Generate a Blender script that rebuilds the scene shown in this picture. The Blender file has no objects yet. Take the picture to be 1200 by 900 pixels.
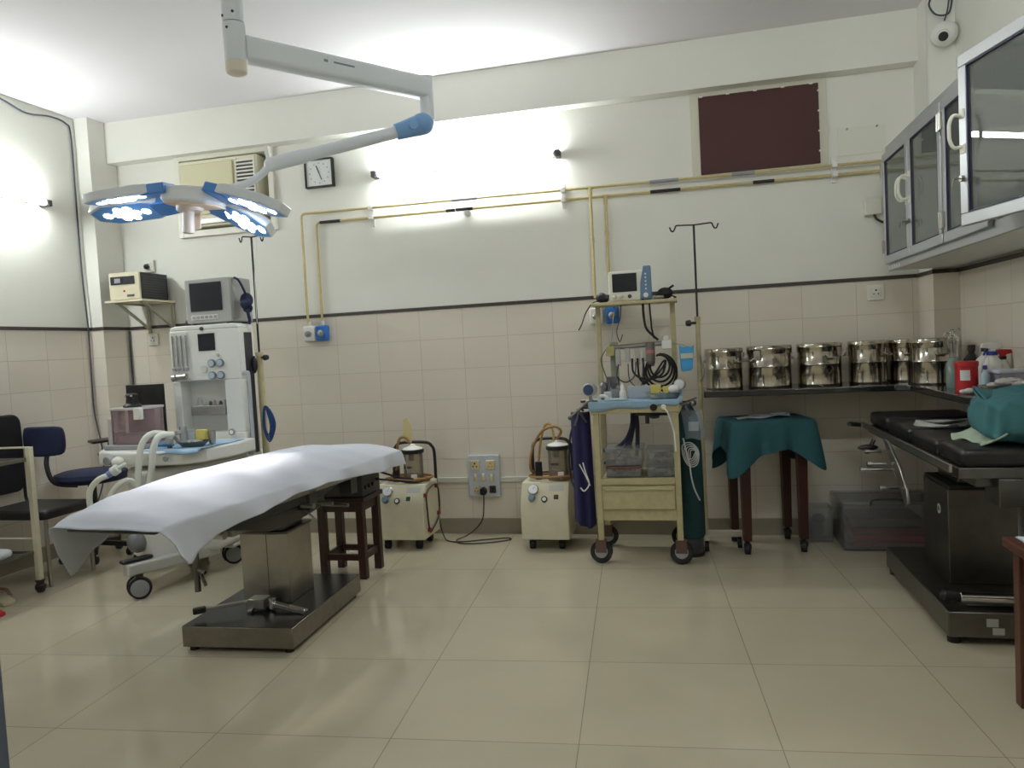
import bpy, math, random
from mathutils import Matrix, Vector
random.seed(7)
SC = bpy.context.scene
COL = SC.collection
PI = math.pi
def rad(a): return math.radians(a)

# ------------------------------------------------------------------ materials
def lin(c):
    c = c / 255.0
    return c / 12.92 if c <= 0.04045 else ((c + 0.055) / 1.055) ** 2.4
def rgb(t): return (lin(t[0]), lin(t[1]), lin(t[2]), 1)
MATS = {}
def mat(name, col, rough=0.5, metal=0.0, var=0.0, scale=8.0, bump=0.0, coat=0.0, emit=0.0, sheen=0.0, stretch=None):
    if name in MATS: return MATS[name]
    m = bpy.data.materials.new(name); m.use_nodes = True
    nt = m.node_tree; b = nt.nodes['Principled BSDF']
    b.inputs['Base Color'].default_value = rgb(col)
    b.inputs['Roughness'].default_value = rough
    b.inputs['Metallic'].default_value = metal
    b.inputs['Coat Weight'].default_value = coat
    b.inputs['Sheen Weight'].default_value = sheen
    if emit:
        b.inputs['Emission Color'].default_value = rgb(col)
        b.inputs['Emission Strength'].default_value = emit
    if var or bump:
        tc = nt.nodes.new('ShaderNodeTexCoord'); nz = nt.nodes.new('ShaderNodeTexNoise')
        nz.inputs['Scale'].default_value = scale; nz.inputs['Detail'].default_value = 4
        src = tc.outputs['Object']
        if stretch:
            mp = nt.nodes.new('ShaderNodeMapping'); mp.inputs['Scale'].default_value = stretch
            nt.links.new(src, mp.inputs['Vector']); src = mp.outputs['Vector']
        nt.links.new(src, nz.inputs['Vector'])
        if var:
            mx = nt.nodes.new('ShaderNodeMix'); mx.data_type = 'RGBA'
            mx.inputs[6].default_value = rgb([c * (1 - var) for c in col])
            mx.inputs[7].default_value = rgb([min(255, c * (1 + var * .6)) for c in col])
            nt.links.new(nz.outputs['Fac'], mx.inputs[0]); nt.links.new(mx.outputs[2], b.inputs['Base Color'])
        if bump:
            bp = nt.nodes.new('ShaderNodeBump'); bp.inputs['Strength'].default_value = bump; bp.inputs['Distance'].default_value = 0.01
            nt.links.new(nz.outputs['Fac'], bp.inputs['Height']); nt.links.new(bp.outputs['Normal'], b.inputs['Normal'])
    MATS[name] = m
    return m
def glassy(name, tint, refl=0.06, rough=0.04, milk=0.0, milkcol=(200, 200, 200)):
    """thin clear sheet: transparent + mirror by angle, optionally a little milky"""
    if name in MATS: return MATS[name]
    m = bpy.data.materials.new(name); m.use_nodes = True
    nt = m.node_tree; nt.nodes.clear()
    out = nt.nodes.new('ShaderNodeOutputMaterial'); tr = nt.nodes.new('ShaderNodeBsdfTransparent')
    gl = nt.nodes.new('ShaderNodeBsdfGlossy'); lw = nt.nodes.new('ShaderNodeFresnel'); mx = nt.nodes.new('ShaderNodeMixShader')
    tr.inputs[0].default_value = rgb(tint); gl.inputs['Roughness'].default_value = rough
    gl.inputs[0].default_value = (.9, .9, .9, 1)
    lw.inputs['IOR'].default_value = 1.3 + refl * 3
    nt.links.new(lw.outputs[0], mx.inputs[0]); nt.links.new(tr.outputs[0], mx.inputs[1]); nt.links.new(gl.outputs[0], mx.inputs[2])
    last = mx.outputs[0]
    if milk:
        df = nt.nodes.new('ShaderNodeBsdfDiffuse'); df.inputs[0].default_value = rgb(milkcol)
        m2 = nt.nodes.new('ShaderNodeMixShader'); m2.inputs[0].default_value = milk
        nt.links.new(last, m2.inputs[1]); nt.links.new(df.outputs[0], m2.inputs[2]); last = m2.outputs[0]
    nt.links.new(last, out.inputs[0]); MATS[name] = m
    return m
def node_mat(name, fn):
    m = bpy.data.materials.new(name); m.use_nodes = True; fn(m.node_tree, m.node_tree.nodes['Principled BSDF']); MATS[name] = m; return m

def tile_nodes(axes, off, size, c1, c2, cm, mortar, rough, rot=0.0, vein=0.0, bumpd=0.0015, coat=0.0):
    def fn(nt, b):
        N = nt.nodes.new; L = nt.links.new
        g = N('ShaderNodeNewGeometry'); sp = N('ShaderNodeSeparateXYZ'); L(g.outputs['Position'], sp.inputs[0])
        cb = N('ShaderNodeCombineXYZ'); L(sp.outputs[axes[0]], cb.inputs[0]); L(sp.outputs[axes[1]], cb.inputs[1])
        mp = N('ShaderNodeMapping'); mp.vector_type = 'POINT'
        mp.inputs['Rotation'].default_value = (0, 0, rot); mp.inputs['Location'].default_value = (off[0], off[1], 0)
        L(cb.outputs[0], mp.inputs[0])
        br = N('ShaderNodeTexBrick'); br.offset = 0; br.squash = 1
        br.inputs['Scale'].default_value = 1; br.inputs['Brick Width'].default_value = size[0]; br.inputs['Row Height'].default_value = size[1]
        br.inputs['Mortar Size'].default_value = mortar; br.inputs['Mortar Smooth'].default_value = 0.1
        br.inputs['Color1'].default_value = rgb(c1); br.inputs['Color2'].default_value = rgb(c2); br.inputs['Mortar'].default_value = rgb(cm)
        L(mp.outputs[0], br.inputs['Vector'])
        nz = N('ShaderNodeTexNoise'); nz.inputs['Scale'].default_value = 3; nz.inputs['Detail'].default_value = 6; L(g.outputs['Position'], nz.inputs['Vector'])
        hs = N('ShaderNodeHueSaturation'); mr = N('ShaderNodeMapRange'); mr.inputs[1].default_value = .3; mr.inputs[2].default_value = .7
        mr.inputs[3].default_value = 1 - vein; mr.inputs[4].default_value = 1 + vein
        L(nz.outputs['Fac'], mr.inputs[0]); L(mr.outputs[0], hs.inputs['Value']); L(br.outputs['Color'], hs.inputs['Color'])
        L(hs.outputs[0], b.inputs['Base Color'])
        b.inputs['Roughness'].default_value = rough; b.inputs['Coat Weight'].default_value = coat; b.inputs['Coat Roughness'].default_value = .05
        bp = N('ShaderNodeBump'); bp.inputs['Strength'].default_value = .6; bp.inputs['Distance'].default_value = bumpd; bp.invert = True
        L(br.outputs['Fac'], bp.inputs['Height']); L(bp.outputs['Normal'], b.inputs['Normal'])
    return fn

# ------------------------------------------------------------------ mesh builder
class MB:
    def __init__(s): s.v = []; s.f = []; s.mi = []
    def add(s, vs, fs, mi=0, M=None):
        o = len(s.v)
        if M is not None: vs = [tuple(M @ Vector(v)) for v in vs]
        s.v += [tuple(v) for v in vs]; s.f += [tuple(i + o for i in f) for f in fs]; s.mi += [mi] * len(fs); return s
    def box(s, x0, x1, y0, y1, z0, z1, mi=0, M=None):
        vs = [(x0,y0,z0),(x1,y0,z0),(x1,y1,z0),(x0,y1,z0),(x0,y0,z1),(x1,y0,z1),(x1,y1,z1),(x0,y1,z1)]
        return s.add(vs, [(0,3,2,1),(4,5,6,7),(0,1,5,4),(1,2,6,5),(2,3,7,6),(3,0,4,7)], mi, M)
    def bar(s, a, b, w, h, mi=0, up=(0,0,1)):
        """rectangular bar from a to b"""
        a = Vector(a); b = Vector(b); d = (b - a).normalized(); u = Vector(up)
        if abs(d.dot(u)) > .98: u = Vector((0,1,0))
        sd = d.cross(u).normalized(); u = sd.cross(d).normalized()
        vs = []
        for p in (a, b):
            for i, j in ((-1,-1),(1,-1),(1,1),(-1,1)): vs.append(p + sd * (i * w / 2) + u * (j * h / 2))
        return s.add(vs, [(0,3,2,1),(4,5,6,7),(0,1,5,4),(1,2,6,5),(2,3,7,6),(3,0,4,7)], mi)
    def prism(s, pts, h0, h1, axis='z', mi=0, M=None):
        n = len(pts)
        def P(p, h):
            return (p[0], p[1], h) if axis == 'z' else ((p[0], h, p[1]) if axis == 'y' else (h, p[0], p[1]))
        vs = [P(p, h0) for p in pts] + [P(p, h1) for p in pts]
        fs = [tuple(range(n - 1, -1, -1)), tuple(range(n, 2 * n))] + [(i, (i + 1) % n, n + (i + 1) % n, n + i) for i in range(n)]
        return s.add(vs, fs, mi, M)
    def cyl(s, a, b, r0, r1=None, n=16, mi=0, caps=True):
        if r1 is None: r1 = r0
        a = Vector(a); b = Vector(b); d = (b - a).normalized()
        u = Vector((0,0,1)) if abs(d.z) < .9 else Vector((1,0,0))
        x = d.cross(u).normalized(); y = d.cross(x).normalized()
        vs = []
        for p, r in ((a, r0), (b, r1)):
            for i in range(n): t = 2 * PI * i / n; vs.append(p + x * (r * math.cos(t)) + y * (r * math.sin(t)))
        fs = [(i, (i + 1) % n, n + (i + 1) % n, n + i) for i in range(n)]
        if caps: fs += [tuple(range(n - 1, -1, -1)), tuple(range(n, 2 * n))]
        return s.add(vs, fs, mi)
    def lathe(s, c, prof, n=24, mi=0, M=None, caps=True):
        vs = []
        for r, z in prof:
            for i in range(n): t = 2 * PI * i / n; vs.append((r * math.cos(t), r * math.sin(t), z))
        fs = []
        for k in range(len(prof) - 1):
            for i in range(n): j = (i + 1) % n; fs.append((k * n + i, k * n + j, (k + 1) * n + j, (k + 1) * n + i))
        if caps: fs.append(tuple(range(n - 1, -1, -1))); fs.append(tuple(range((len(prof) - 1) * n, len(prof) * n)))
        T_ = Matrix.Translation(Vector(c))
        if M is not None: T_ = T_ @ M
        return s.add(vs, fs, mi, T_)
    def tube(s, pts, r, n=8, mi=0, closed=False):
        P = [Vector(p) for p in pts]; m = len(P)
        R = r if isinstance(r, (list, tuple)) else [r] * m
        def tan(i):
            a = P[(i - 1) % m] if (closed or i > 0) else P[i]; b = P[(i + 1) % m] if (closed or i < m - 1) else P[i]
            d = (b - a); return d.normalized() if d.length > 1e-9 else Vector((0,0,1))
        t0 = tan(0); u = Vector((0,0,1)) if abs(t0.z) < .9 else Vector((1,0,0)); x = t0.cross(u).normalized(); vs = []
        for i in range(m):
            t = tan(i); x = (x - t * x.dot(t))
            x = x.normalized() if x.length > 1e-6 else t.orthogonal().normalized()
            y = t.cross(x)
            for k in range(n): a = 2 * PI * k / n; vs.append(P[i] + x * (R[i] * math.cos(a)) + y * (R[i] * math.sin(a)))
        fs = []
        for i in range(m if closed else m - 1):
            j = (i + 1) % m
            for k in range(n): l = (k + 1) % n; fs.append((i * n + k, i * n + l, j * n + l, j * n + k))
        if not closed: fs += [tuple(range(n - 1, -1, -1)), tuple(range((m - 1) * n, m * n))]
        return s.add(vs, fs, mi)
    def ball(s, c, r, n=14, mi=0, M=None):
        if not isinstance(r, (tuple, list)): r = (r, r, r)
        prof = [(math.sin(PI * k / n), -math.cos(PI * k / n)) for k in range(1, n)]
        vs = [(0, 0, -1)] ; 
        for q, z in prof:
            for i in range(2 * n): t = PI * i / n; vs.append((q * math.cos(t), q * math.sin(t), z))
        vs.append((0, 0, 1)); w = 2 * n; fs = []
        for i in range(w): fs.append((0, 1 + (i + 1) % w, 1 + i))
        for k in range(n - 2):
            for i in range(w): j = (i + 1) % w; fs.append((1 + k * w + i, 1 + k * w + j, 1 + (k + 1) * w + j, 1 + (k + 1) * w + i))
        l = len(vs) - 1
        for i in range(w): fs.append((l, 1 + (n - 2) * w + i, 1 + (n - 2) * w + (i + 1) % w))
        M0 = Matrix.Translation(Vector(c)) @ (M if M is not None else Matrix()) @ Matrix.Diagonal((r[0], r[1], r[2], 1))
        return s.add(vs, fs, mi, M0)
    def grid(s, fn, nu, nv, mi=0):
        vs = [fn(i / nu, j / nv) for i in range(nu + 1) for j in range(nv + 1)]
        fs = [(i * (nv + 1) + j, (i + 1) * (nv + 1) + j, (i + 1) * (nv + 1) + j + 1, i * (nv + 1) + j + 1) for i in range(nu) for j in range(nv)]
        return s.add(vs, fs, mi)
    def build(s, name, mats, parent=None, bevel=0, smooth=True, local=False, solid=0, subd=0, seg=2, ang=35):
        me = bpy.data.meshes.new(name)
        vs = s.v
        if parent is not None and not local:
            Wi = W[parent.name].inverted(); vs = [tuple(Wi @ Vector(v)) for v in vs]
        me.from_pydata(vs, [], s.f); me.update()
        if not isinstance(mats, (list, tuple)): mats = [mats]
        for q in mats: me.materials.append(q)
        me.polygons.foreach_set('material_index', s.mi)
        import bmesh
        bm = bmesh.new(); bm.from_mesh(me); bmesh.ops.recalc_face_normals(bm, faces=bm.faces); bm.to_mesh(me); bm.free()
        if smooth:
            me.polygons.foreach_set('use_smooth', [True] * len(me.polygons)); me.set_sharp_from_angle(angle=rad(ang))
        o = bpy.data.objects.new(name, me); COL.objects.link(o)
        if parent is not None: o.parent = parent; W[o.name] = W[parent.name]
        else: W[o.name] = Matrix()
        if solid:
            md = o.modifiers.new('thickness', 'SOLIDIFY'); md.thickness = solid; md.offset = 0
        if bevel:
            md = o.modifiers.new('bevel', 'BEVEL'); md.width = bevel; md.segments = seg; md.limit_method = 'ANGLE'; md.angle_limit = rad(40)
        if subd:
            md = o.modifiers.new('subdivision', 'SUBSURF'); md.levels = subd; md.render_levels = subd
        return o
W = {}
def thing(name, label, cat, loc, rz=0, group=None):
    o = bpy.data.objects.new(name, None); COL.objects.link(o); o.empty_display_size = .1
    o.location = loc; o.rotation_euler = (0, 0, rz); o['label'] = label; o['category'] = cat
    if group: o['group'] = group
    W[o.name] = Matrix.Translation(Vector(loc)) @ Matrix.Rotation(rz, 4, 'Z')
    return o
def tag(o, label, cat, group=None):
    o['label'] = label; o['category'] = cat
    if group: o['group'] = group
    return o
def struct(o): o['kind'] = 'structure'; return o
def lab(o, t): o['label'] = t; return o
def settle(o):
    """give a one-mesh thing its own origin at its base"""
    me = o.data; xs = [v.co for v in me.vertices]
    c = Vector(((min(v.x for v in xs) + max(v.x for v in xs)) / 2, (min(v.y for v in xs) + max(v.y for v in xs)) / 2, min(v.z for v in xs)))
    me.transform(Matrix.Translation(-c)); o.location = c; return o
def cr(pts, k=8, closed=False):
    P = [Vector(p) for p in pts]; m = len(P); out = []
    for i in range(m if closed else m - 1):
        if closed: p0, p1, p2, p3 = P[(i - 1) % m], P[i], P[(i + 1) % m], P[(i + 2) % m]
        else: p0, p1, p2, p3 = P[max(i - 1, 0)], P[i], P[i + 1], P[min(i + 2, m - 1)]
        for j in range(k):
            t = j / k
            out.append(.5 * ((2 * p1) + (-p0 + p2) * t + (2 * p0 - 5 * p1 + 4 * p2 - p3) * t * t + (-p0 + 3 * p1 - 3 * p2 + p3) * t ** 3))
    if not closed: out.append(P[-1])
    return out
def rrect(x0, x1, y0, y1, r, k=4):
    pts = []
    for cx, cy, a in ((x1 - r, y1 - r, 0), (x0 + r, y1 - r, 90), (x0 + r, y0 + r, 180), (x1 - r, y0 + r, 270)):
        for i in range(k + 1): t = rad(a + 90 * i / k); pts.append((cx + r * math.cos(t), cy + r * math.sin(t)))
    return pts

# palette
PLASTER = mat('cream_plaster', (238, 238, 230), .75, var=.03, scale=2.5, bump=.08)
CEIL = mat('ceiling_paint', (234, 231, 236), .8, var=.02, scale=1.5)
STEEL = mat('brushed_steel', (176, 174, 168), .28, 1, var=.12, scale=40, stretch=(1, 1, .08))
DSTEEL = mat('dull_steel', (112, 110, 105), .34, 1, var=.15, scale=14)
CHROME = mat('chrome', (205, 205, 205), .12, 1)
ALU = mat('aluminium_frame', (200, 202, 206), .42, .7, var=.04, scale=5)
GRAN = mat('black_granite', (38, 36, 36), .12, var=.35, scale=120, coat=.5)
DADO = mat('dark_granite_strip', (62, 54, 50), .4, var=.5, scale=90)
SKIRT = mat('skirting_tile', (150, 142, 126), .3, var=.06, scale=20)
CREAM = mat('cream_enamel', (216, 210, 184), .42, var=.06, scale=12)
OLDCREAM = mat('worn_cream_paint', (190, 180, 140), .5, var=.14, scale=25)
IVORY = mat('ivory_plastic', (232, 230, 218), .4)
WHITE = mat('white_plastic', (236, 236, 232), .35)
OFFW = mat('machine_white', (228, 228, 222), .38, var=.02, scale=6)
GREYP = mat('grey_plastic', (150, 152, 154), .45)
DGREY = mat('dark_grey_plastic', (60, 62, 66), .5)
BLACK = mat('black_plastic', (24, 24, 26), .45)
RUBBER = mat('black_rubber', (20, 20, 20), .7)
SCREEN = mat('dark_screen', (30, 32, 40), .15)
VINYLB = mat('black_vinyl', (26, 25, 27), .38, var=.1, scale=30, bump=.1)
NAVY = mat('navy_fabric', (24, 34, 66), .8, var=.12, scale=60, bump=.15)
WOODD = mat('dark_brown_wood', (52, 28, 22), .4, var=.3, scale=12, stretch=(1, 1, .15))
DMETAL = mat('dark_painted_metal', (78, 76, 74), .42, .6)
WOODR = mat('red_brown_wood', (86, 46, 32), .4, var=.25, scale=10, stretch=(1, 1, .15))
TEAL = mat('teal_cloth', (36, 84, 92), .85, var=.08, scale=30, bump=.15)
NBLUE = mat('navy_cloth', (32, 32, 78), .85, var=.1, scale=30, bump=.15)
SHEET = mat('white_cotton_sheet', (194, 197, 205), .85, var=.015, scale=5, bump=.12)
BLUEP = mat('blue_plastic', (40, 110, 190), .4)
LBLUE = mat('pale_blue_drape', (150, 180, 204), .8, var=.08, scale=30, bump=.2)
YPIPE = mat('yellow_painted_pipe', (204, 188, 138), .4, var=.1, scale=30)
AMBER = mat('amber_rubber_hose', (150, 112, 62), .45, var=.15, scale=30)
HOSEW = mat('white_hose', (226, 228, 216), .4)
RED = mat('red_plastic', (186, 36, 40), .4)
YEL = mat('yellow_plastic', (216, 200, 108), .5)
PAPER = mat('white_paper', (232, 234, 238), .8)
MAROON = mat('maroon_board', (74, 40, 38), .7, var=.08, scale=3)
LAMPG = mat('lamp_grey_paint', (224, 230, 234), .35)
LAMPB = mat('lamp_blue_plastic', (122, 166, 214), .4)
BEIGE = mat('beige_plastic', (222, 200, 178), .45)
CABLE = mat('grey_cable', (70, 72, 84), .6)
GLASS = glassy('clear_glass', (247, 252, 250), .14, 0.0, .10, (206, 214, 208))
CPLAS = glassy('clear_plastic', (252, 253, 253), .05, .12, .16, (210, 214, 218))
JARPL = glassy('smoky_jar_plastic', (250, 248, 242), .06, .08, .22, (190, 180, 160))
PINKPL = glassy('pinkish_acrylic', (250, 244, 247), .08, .06, .32, (200, 170, 176))
# ------------------------------------------------------------------ room (metres; back wall y=4.773, left wall x=-4.11, right wall x=1.43)
XL, XR, YB, YF, ZC = -4.11, 1.43, 4.773, -1.7, 2.97
DZ = 1.495
TC = ((230, 223, 210), (226, 218, 204), (200, 191, 176))
node_mat('tile_back', tile_nodes((0, 2), (-.062 + .6, .1 + .2), (.3, .2), *TC, .0016, .16, vein=.02))
node_mat('tile_side', tile_nodes((1, 2), (.063 + .6, .1 + .2), (.3, .2), *TC, .0016, .16, vein=.02))
node_mat('floor_tile', tile_nodes((0, 1), (.2156 + 6, -2.247 + 6), (.6, .6), (190, 181, 158), (186, 177, 154), (146, 136, 115), .0016, .10, vein=.035, bumpd=.0006))
# rotate the floor grid 4.1 degrees (tiles are laid slightly off the walls)
mp = [n for n in MATS['floor_tile'].node_tree.nodes if n.type == 'MAPPING'][0]
mp.inputs['Rotation'].default_value = (0, 0, -.072)
TB, TS, FL = MATS['tile_back'], MATS['tile_side'], MATS['floor_tile']

struct(MB().box(XL - .2, XR + .2, YF - .2, YB + .2, -.1, 0).build('floor', FL, smooth=False))
struct(MB().box(XL - .2, XR + .2, YF - .2, YB + .2, ZC, ZC + .12).build('ceiling', CEIL, smooth=False))
# back wall, with an opening for the air conditioner left in it (x -3.47..-2.76, z 2.16..2.66)
b = MB(); ax0, ax1, az0, az1 = -3.455, -2.765, 2.165, 2.655
b.box(XL - .2, ax0, YB, YB + .2, 0, ZC); b.box(ax1, XR + .2, YB, YB + .2, 0, ZC)
b.box(ax0, ax1, YB, YB + .2, 0, az0); b.box(ax0, ax1, YB, YB + .2, az1, ZC)
b.box(ax0, ax1, YB + .16, YB + .2, az0, az1)
b.box(-3.995, 1.30, YB - .008, YB, .0, DZ, 1)
struct(b.build('wall_back', [PLASTER, TB], smooth=False))
b = MB(); b.box(XL - .2, XL, YF, YB, 0, ZC); b.box(XL, XL + .008, YF, 4.524, 0, DZ, 1)
struct(b.build('wall_left', [PLASTER, TS], smooth=False))
b = MB(); b.box(XR, XR + .2, YF, YB, 0, ZC); b.box(XR - .008, XR, YF, 4.5, 0, DZ, 1)
struct(b.build('wall_right', [PLASTER, TS], smooth=False))
b = MB(); b.box(XL, XR, YF - .2, YF, 0, ZC); b.box(XL, XR, YF, YF + .008, 0, DZ, 1)
struct(b.build('wall_front', [PLASTER, TB], smooth=False))
# pillars in the two back corners, beam between them
b = MB(); b.box(XL, -3.995, 4.524, YB, 0, ZC); b.box(XL, -3.995, 4.516, 4.524, 0, DZ, 1); b.box(-3.995, -3.988, 4.516, YB - .008, 0, DZ, 2)
struct(b.build('trim_1', [PLASTER, TB, TS], smooth=False))
b = MB(); b.box(1.30, XR, 4.5, YB, 0, ZC); b.box(1.293, XR, 4.492, 4.5, 0, DZ, 1); b.box(1.293, 1.30, 4.5, YB - .008, 0, DZ, 2)
struct(b.build('trim_2', [PLASTER, TB, TS], smooth=False))
struct(MB().box(-3.995, 1.30, 4.68, YB, 2.685, ZC).build('trim_3', PLASTER, smooth=False))
# dado strip round the walls
b = MB(); h0, h1, t = DZ, DZ + .022, .014
b.box(-3.995, 1.30, YB - t, YB, h0, h1); b.box(XL, XL + t, YF, 4.524, h0, h1); b.box(XR - t, XR, YF, 4.5, h0, h1)
b.box(XL + t, -3.995 + t, 4.524 - t, 4.524, h0, h1); b.box(-3.995, -3.995 + t, 4.524, YB - t, h0, h1)
b.box(1.30 - t, XR - t, 4.5 - t, 4.5, h0, h1); b.box(1.30 - t, 1.30, 4.5, YB - t, h0, h1)
struct(b.build('trim_4', DADO, smooth=False))
struct(MB().box(-3.98, 1.28, YB - .018, YB - .008, 0, .1).box(-3.988, -3.978, 4.506, YB - .018, 0, .1).build('baseboard_back', SKIRT, smooth=False))
struct(MB().box(XL + .008, XL + .018, YF, 4.516, 0, .1).box(XL + .018, -3.978, 4.506, 4.516, 0, .1).build('baseboard_left', SKIRT, smooth=False))
struct(MB().box(XR - .018, XR - .008, YF, 4.492, 0, .1).box(1.283, XR - .018, 4.482, 4.492, 0, .1).build('baseboard_right', SKIRT, smooth=False))
# faint plastered-over patch right of the boarded window
struct(MB().box(.89, 1.145, YB - .004, YB, 2.225, 2.385).cyl((.94, YB - .004, 2.375), (.94, YB - .012, 2.375), .006, mi=1).cyl((1.1, YB - .004, 2.375), (1.1, YB - .012, 2.375), .006, mi=1).build('trim_5', [mat('patch_paint', (231, 232, 219), .7), GREYP], smooth=False))
# boarded window
wf = struct(MB().prism([(.065, 2.185), (.835, 2.185), (.835, 2.70), (.065, 2.70)], YB - .012, YB, 'y').build('window_1', mat('window_frame_paint', (218, 216, 200), .6), bevel=.004))
MB().box(.115, .79, YB - .022, YB - .012, 2.195, 2.655).build('board', MAROON, wf, bevel=.002)
b = MB()
for i in range(5): b.box(.12 + i * .155, .14 + i * .155, YB - .026, YB - .0215, 2.65, 2.66)
for i in range(4): b.box(.783, .795, YB - .026, YB - .0215, 2.26 + i * .115, 2.27 + i * .115)
b.build('clip', WHITE, wf, smooth=False)

# ------------------------------------------------------------------ air conditioner in its wall frame
ac = thing('air_conditioner', 'cream window air conditioner set high in the back wall behind the surgical light', 'air conditioner', (-3.11, 4.72, 2.165))
b = MB()
for (x0, x1, z0, z1) in ((-3.495, -3.455, 2.12, 2.69), (-2.765, -2.725, 2.12, 2.69), (-3.455, -2.765, 2.655, 2.69), (-3.455, -2.765, 2.12, 2.165)): b.box(x0, x1, 4.745, 4.773, z0, z1)
b.build('surround', IVORY, ac, bevel=.003)
MB().box(-3.44, -2.83, 4.72, 4.9, 2.18, 2.64).build('body', mat('ac_cream', (226, 222, 196), .45), ac, bevel=.008)
MB().box(-3.425, -3.01, 4.705, 4.72, 2.26, 2.615).build('front_panel', mat('ac_panel', (206, 202, 168), .5), ac, bevel=.006)
b = MB(); b.box(-2.985, -2.845, 4.717, 4.721, 2.34, 2.61, 0)
b.build('air_outlet', DGREY, ac, smooth=False)
b = MB()
for k in range(11): z = 2.352 + k * .0245; b.box(-2.98, -2.85, 4.706, 4.718, z, z + .010, 0, )
b.box(-2.99, -2.982, 4.706, 4.72, 2.335, 2.62); b.box(-2.85, -2.842, 4.706, 4.72, 2.335, 2.62)
b.build('louvre', IVORY, ac, smooth=False)
MB().box(-3.42, -2.86, 4.704, 4.72, 2.195, 2.235).build('control_strip', CHROME, ac, bevel=.004)

# ------------------------------------------------------------------ clock
ck = thing('wall_clock', 'square white wall clock with a thin black frame', 'clock', (-2.383, YB, 2.37))
def fr(b, x0, x1, z0, z1, y0, y1, w, mi=0):
    b.box(x0, x1, y0, y1, z0, z0 + w, mi); b.box(x0, x1, y0, y1, z1 - w, z1, mi); b.box(x0, x0 + w, y0, y1, z0 + w, z1 - w, mi); b.box(x1 - w, x1, y0, y1, z0 + w, z1 - w, mi); return b
fr(MB(), -2.487, -2.28, 2.37, 2.562, YB - .035, YB, .01).build('frame', BLACK, ck, bevel=.002)
b = MB().box(-2.477, -2.29, YB - .022, YB - .002, 2.38, 2.552)
b.build('face', mat('clock_face', (236, 240, 238), .4), ck, smooth=False)
b = MB()
for k in range(12):
    a = rad(30 * k); cx, cz = -2.383 + .07 * math.sin(a), 2.466 + .066 * math.cos(a)
    b.cyl((cx, YB - .022, cz), (cx, YB - .0235, cz), .004, n=8)
b.build('hour_mark', GREYP, ck, smooth=False)
MB().bar((-2.383, YB - .026, 2.466), (-2.402, YB - .026, 2.515), .003, .006).build('hour_hand', BLACK, ck, smooth=False)
MB().bar((-2.383, YB - .028, 2.466), (-2.365, YB - .028, 2.42), .003, .004).build('minute_hand', BLACK, ck, smooth=False)

# ------------------------------------------------------------------ tube lights
TUBE = bpy.data.materials.new('tube_light_glow'); TUBE.use_nodes = True
_b = TUBE.node_tree.nodes['Principled BSDF']; _b.inputs['Base Color'].default_value = (1, 1, 1, 1)
_b.inputs['Emission Color'].default_value = (.95, 1.0, .98, 1); _b.inputs['Emission Strength'].default_value = 104
def tube_light(name, a, c, out, label, wall):
    a = Vector(a); c = Vector(c); o = Vector(out); d = (c - a).normalized(); m = (a + c) / 2
    t = thing(name, label, 'tube light', tuple(m + o * 0 - Vector((0, 0, .03))))
    MB().bar(a - o * .041, c - o * .041, .045, .022, up=(0, 0, 1)).build('batten', IVORY, t, bevel=.004)
    MB().cyl(a + d * .03, c - d * .03, .0165, n=16).build('tube', TUBE, t)
    for p, q in ((a, 1), (c, -1)):
        MB().bar(p - o * .06, p + o * .018, .03, .04).cyl(p, p + d * (.032 * q), .0155, n=16, mi=1).build('lamp_holder', [DGREY, GREYP], t, bevel=.003)
tube_light('tube_light', (-1.972, YB - .065, 2.405), (-.746, YB - .065, 2.41), (0, -1, 0), 'lit fluorescent tube on the back wall above the yellow pipes', 'b')
tube_light('tube_light', (XL + .065, 2.98, 2.325), (XL + .065, 4.19, 2.325), (1, 0, 0), 'lit fluorescent tube on the left wall, cut by the edge of the picture', 'l')
tube_light('tube_light', (-.1, 1.7, ZC - .065), (1.1, 1.7, ZC - .065), (0, 0, -1), 'added unseen fill tube on the ceiling above the viewer at the right', 'c')  # added out of view to brighten the back wall and right side
tube_light('tube_light', (XL + .065, -.6, 2.40), (XL + .065, .6, 2.40), (1, 0, 0), 'added unseen fill tube on the left wall behind the viewer', 'l')  # another unseen tube, added to even out the room's brightness
# small hook with a cord under the back tube
hk = thing('pull_cord', 'thin pull cord with a small white wall knob below the back tube light', 'pull cord', (-1.36, YB, 2.07))
MB().cyl((-1.36, YB, 2.105), (-1.36, YB - .03, 2.105), .022, n=18).build('knob', OFFW, hk, bevel=.004)
MB().tube(cr([(-1.43, YB - .004, 2.38), (-1.435, YB - .004, 2.2), (-1.43, YB - .05, 2.12), (-1.38, YB - .04, 2.10), (-1.362, YB - .03, 2.104)]), .0022, 6).build('cord', OFFW, hk)

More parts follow.
